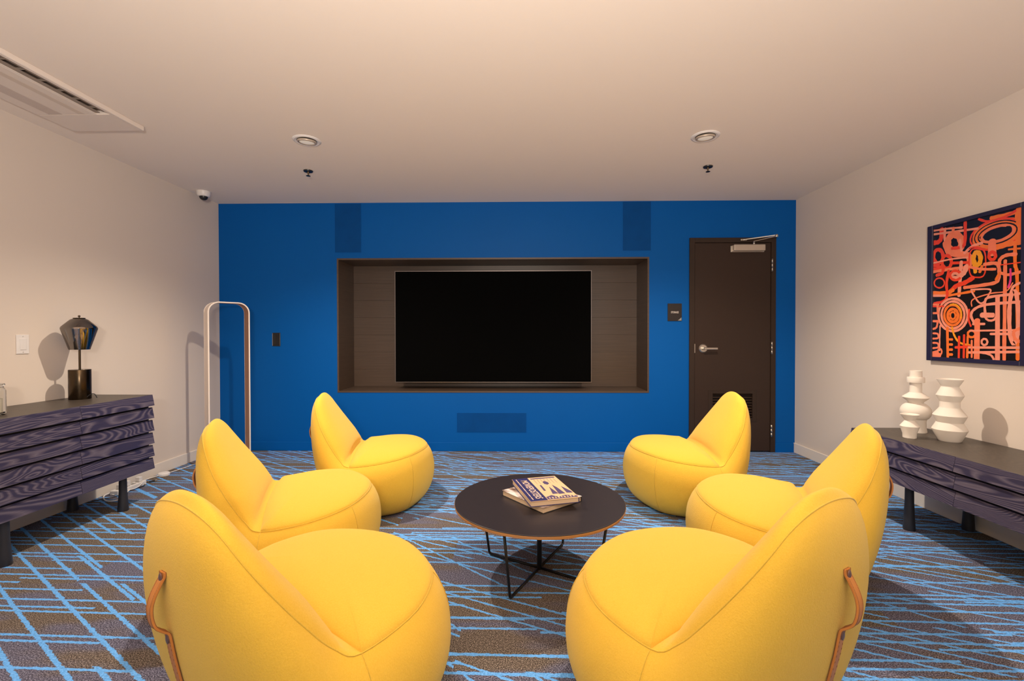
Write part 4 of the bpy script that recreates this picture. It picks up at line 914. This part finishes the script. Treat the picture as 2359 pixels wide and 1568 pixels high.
# ------------------------------------------------------------------ lounge chairs
KS = np.array([.994, .994, .980])
def mk_chair():
    r = empty('lounge_chair', (0, 0, 0))
    S = shell(64, 18)*KS
    body = grid('body', S, M['felt'], r, mirror=True)
    seat = seatpad()*KS
    s_ = grid('seat', seat, M['felt'], r, wrap=True)
    b_ = grid('backrest', backpad()*KS, M['felt'], r)
    rim = crom(CT['s'], CT['rim'], np.linspace(0, 1, 60))*KS
    def outward(P, k=.0015):
        c = np.array([0, 0, .25]); d = P-c; return P+d/np.linalg.norm(d, axis=1)[:, None]*k
    full = np.vstack([rim, (rim*[1, -1, 1])[::-1][1:-1]])
    tube('seam', [tuple(p) for p in outward(full, .0005)], .0020, M['seam'], r, 8, closed=True)
    # crease line between seat and backrest
    px, py, pz = crom(CT['s'], CT['rim'], [SP])[0]
    # vertical seams from the corner point and at the front quarter
    def vseam(s0):
        b, c1, c2, rm = [crom(CT['s'], CT[k], [s0])[0]*KS for k in ('b', 'c1', 'c2', 'rim')]
        pts = [b*(1-t)**3+3*c1*t*(1-t)**2+3*c2*t*t*(1-t)+rm*t**3 for t in np.linspace(.10, 1, 26)]
        for sg in (1, -1):
            tube('seam', [(p[0]*1.0015, p[1]*sg*1.0015, p[2]) for p in pts], .0013, M['seam'], r, 6)
    vseam(SP); vseam(.145)
    lathe('base_ring', [(.24, .0), (.262, .002), (.262, .010), (.24, .012)], M['leg'], r, n=40)
    # leather strap on the back
    rr_ = S[:, -1]                                 # rear profile floor -> rim
    def rear(z):
        return float(np.interp(z, rr_[:, 2], rr_[:, 0]))
    def off(z, k): return (rear(z)-k, 0, z)
    P = [off(.570, .004), off(.558, .005), off(.546, .012), off(.52, .026), off(.495, .034), off(.468, .035), off(.445, .030), off(.428, .017), off(.418, .008), off(.400, .006), off(.34, .006), off(.24, .006), off(.18, .006), off(.10, .006), off(.04, .006)]
    P = spline(P, 5)
    st = tube('strap', P, 0, M['leather'], r, flat=(.0125, .0022, (0, 1, 0)))
    tube('strap_lining', [(p[0]+.0028, p[1], p[2]) for p in P], 0, M['leather_e'], st, flat=(.0120, .0010, (0, 1, 0)))
    bm = bmesh.new(); acc = 0
    for i in range(0, len(P)-1):
        p, q = P[i], P[i+1]; d = (q-p); nrm = Vector((0, 1, 0)).cross(d).normalized()
        if nrm.x > 0: nrm = -nrm
        for s in (-1, 1):
            c = p.lerp(q, .5)+nrm*.0024+Vector((0, s*.0095, 0)); e = d.normalized()*.0026
            add_tube(bm, [c-e, c+e], .0006, 4)
    from_bm('stitching', bm, M['leather_e'], st)['kind'] = 'stuff'
    for z, k in ((.557, .0085), (.402, .0090)):
        bm = bmesh.new(); bmesh.ops.create_uvsphere(bm, u_segments=16, v_segments=8, radius=.0085)
        for v in bm.verts: v.co.x *= .35; v.co.z *= 1.5
        rv = from_bm('rivet', bm, M['rivet'], st, True); rv.location = (rear(z)-k, 0, z)
    return r
ch0 = mk_chair()
CHAIRS = [(-1.018, 3.156, 9.9, 'yellow felt lounge chair farthest back on the left, before the blue wall'),
          (1.133, 3.188, 178.3, 'yellow felt lounge chair in front of the brown storage door'),
          (-1.118, 2.234, 22.1, 'middle yellow lounge chair on the left, nearest the slatted cabinet'),
          (1.218, 2.171, 154.8, 'middle yellow lounge chair on the right, in front of the low cabinet'),
          (-.666, 1.422, 59.5, 'nearest yellow lounge chair on the left, seen from behind with tan strap'),
          (.588, 1.457, 122.0, 'nearest yellow lounge chair on the right, seen from behind with tan strap')]
for i, (x, y, a, lab) in enumerate(CHAIRS):
    c = ch0 if i == 0 else copy_tree(ch0)
    c.location = (x, y, 0); c.rotation_euler = (0, 0, math.radians(a))
    tag(c, lab, 'chair', 'yellow lounge chairs around the coffee table')
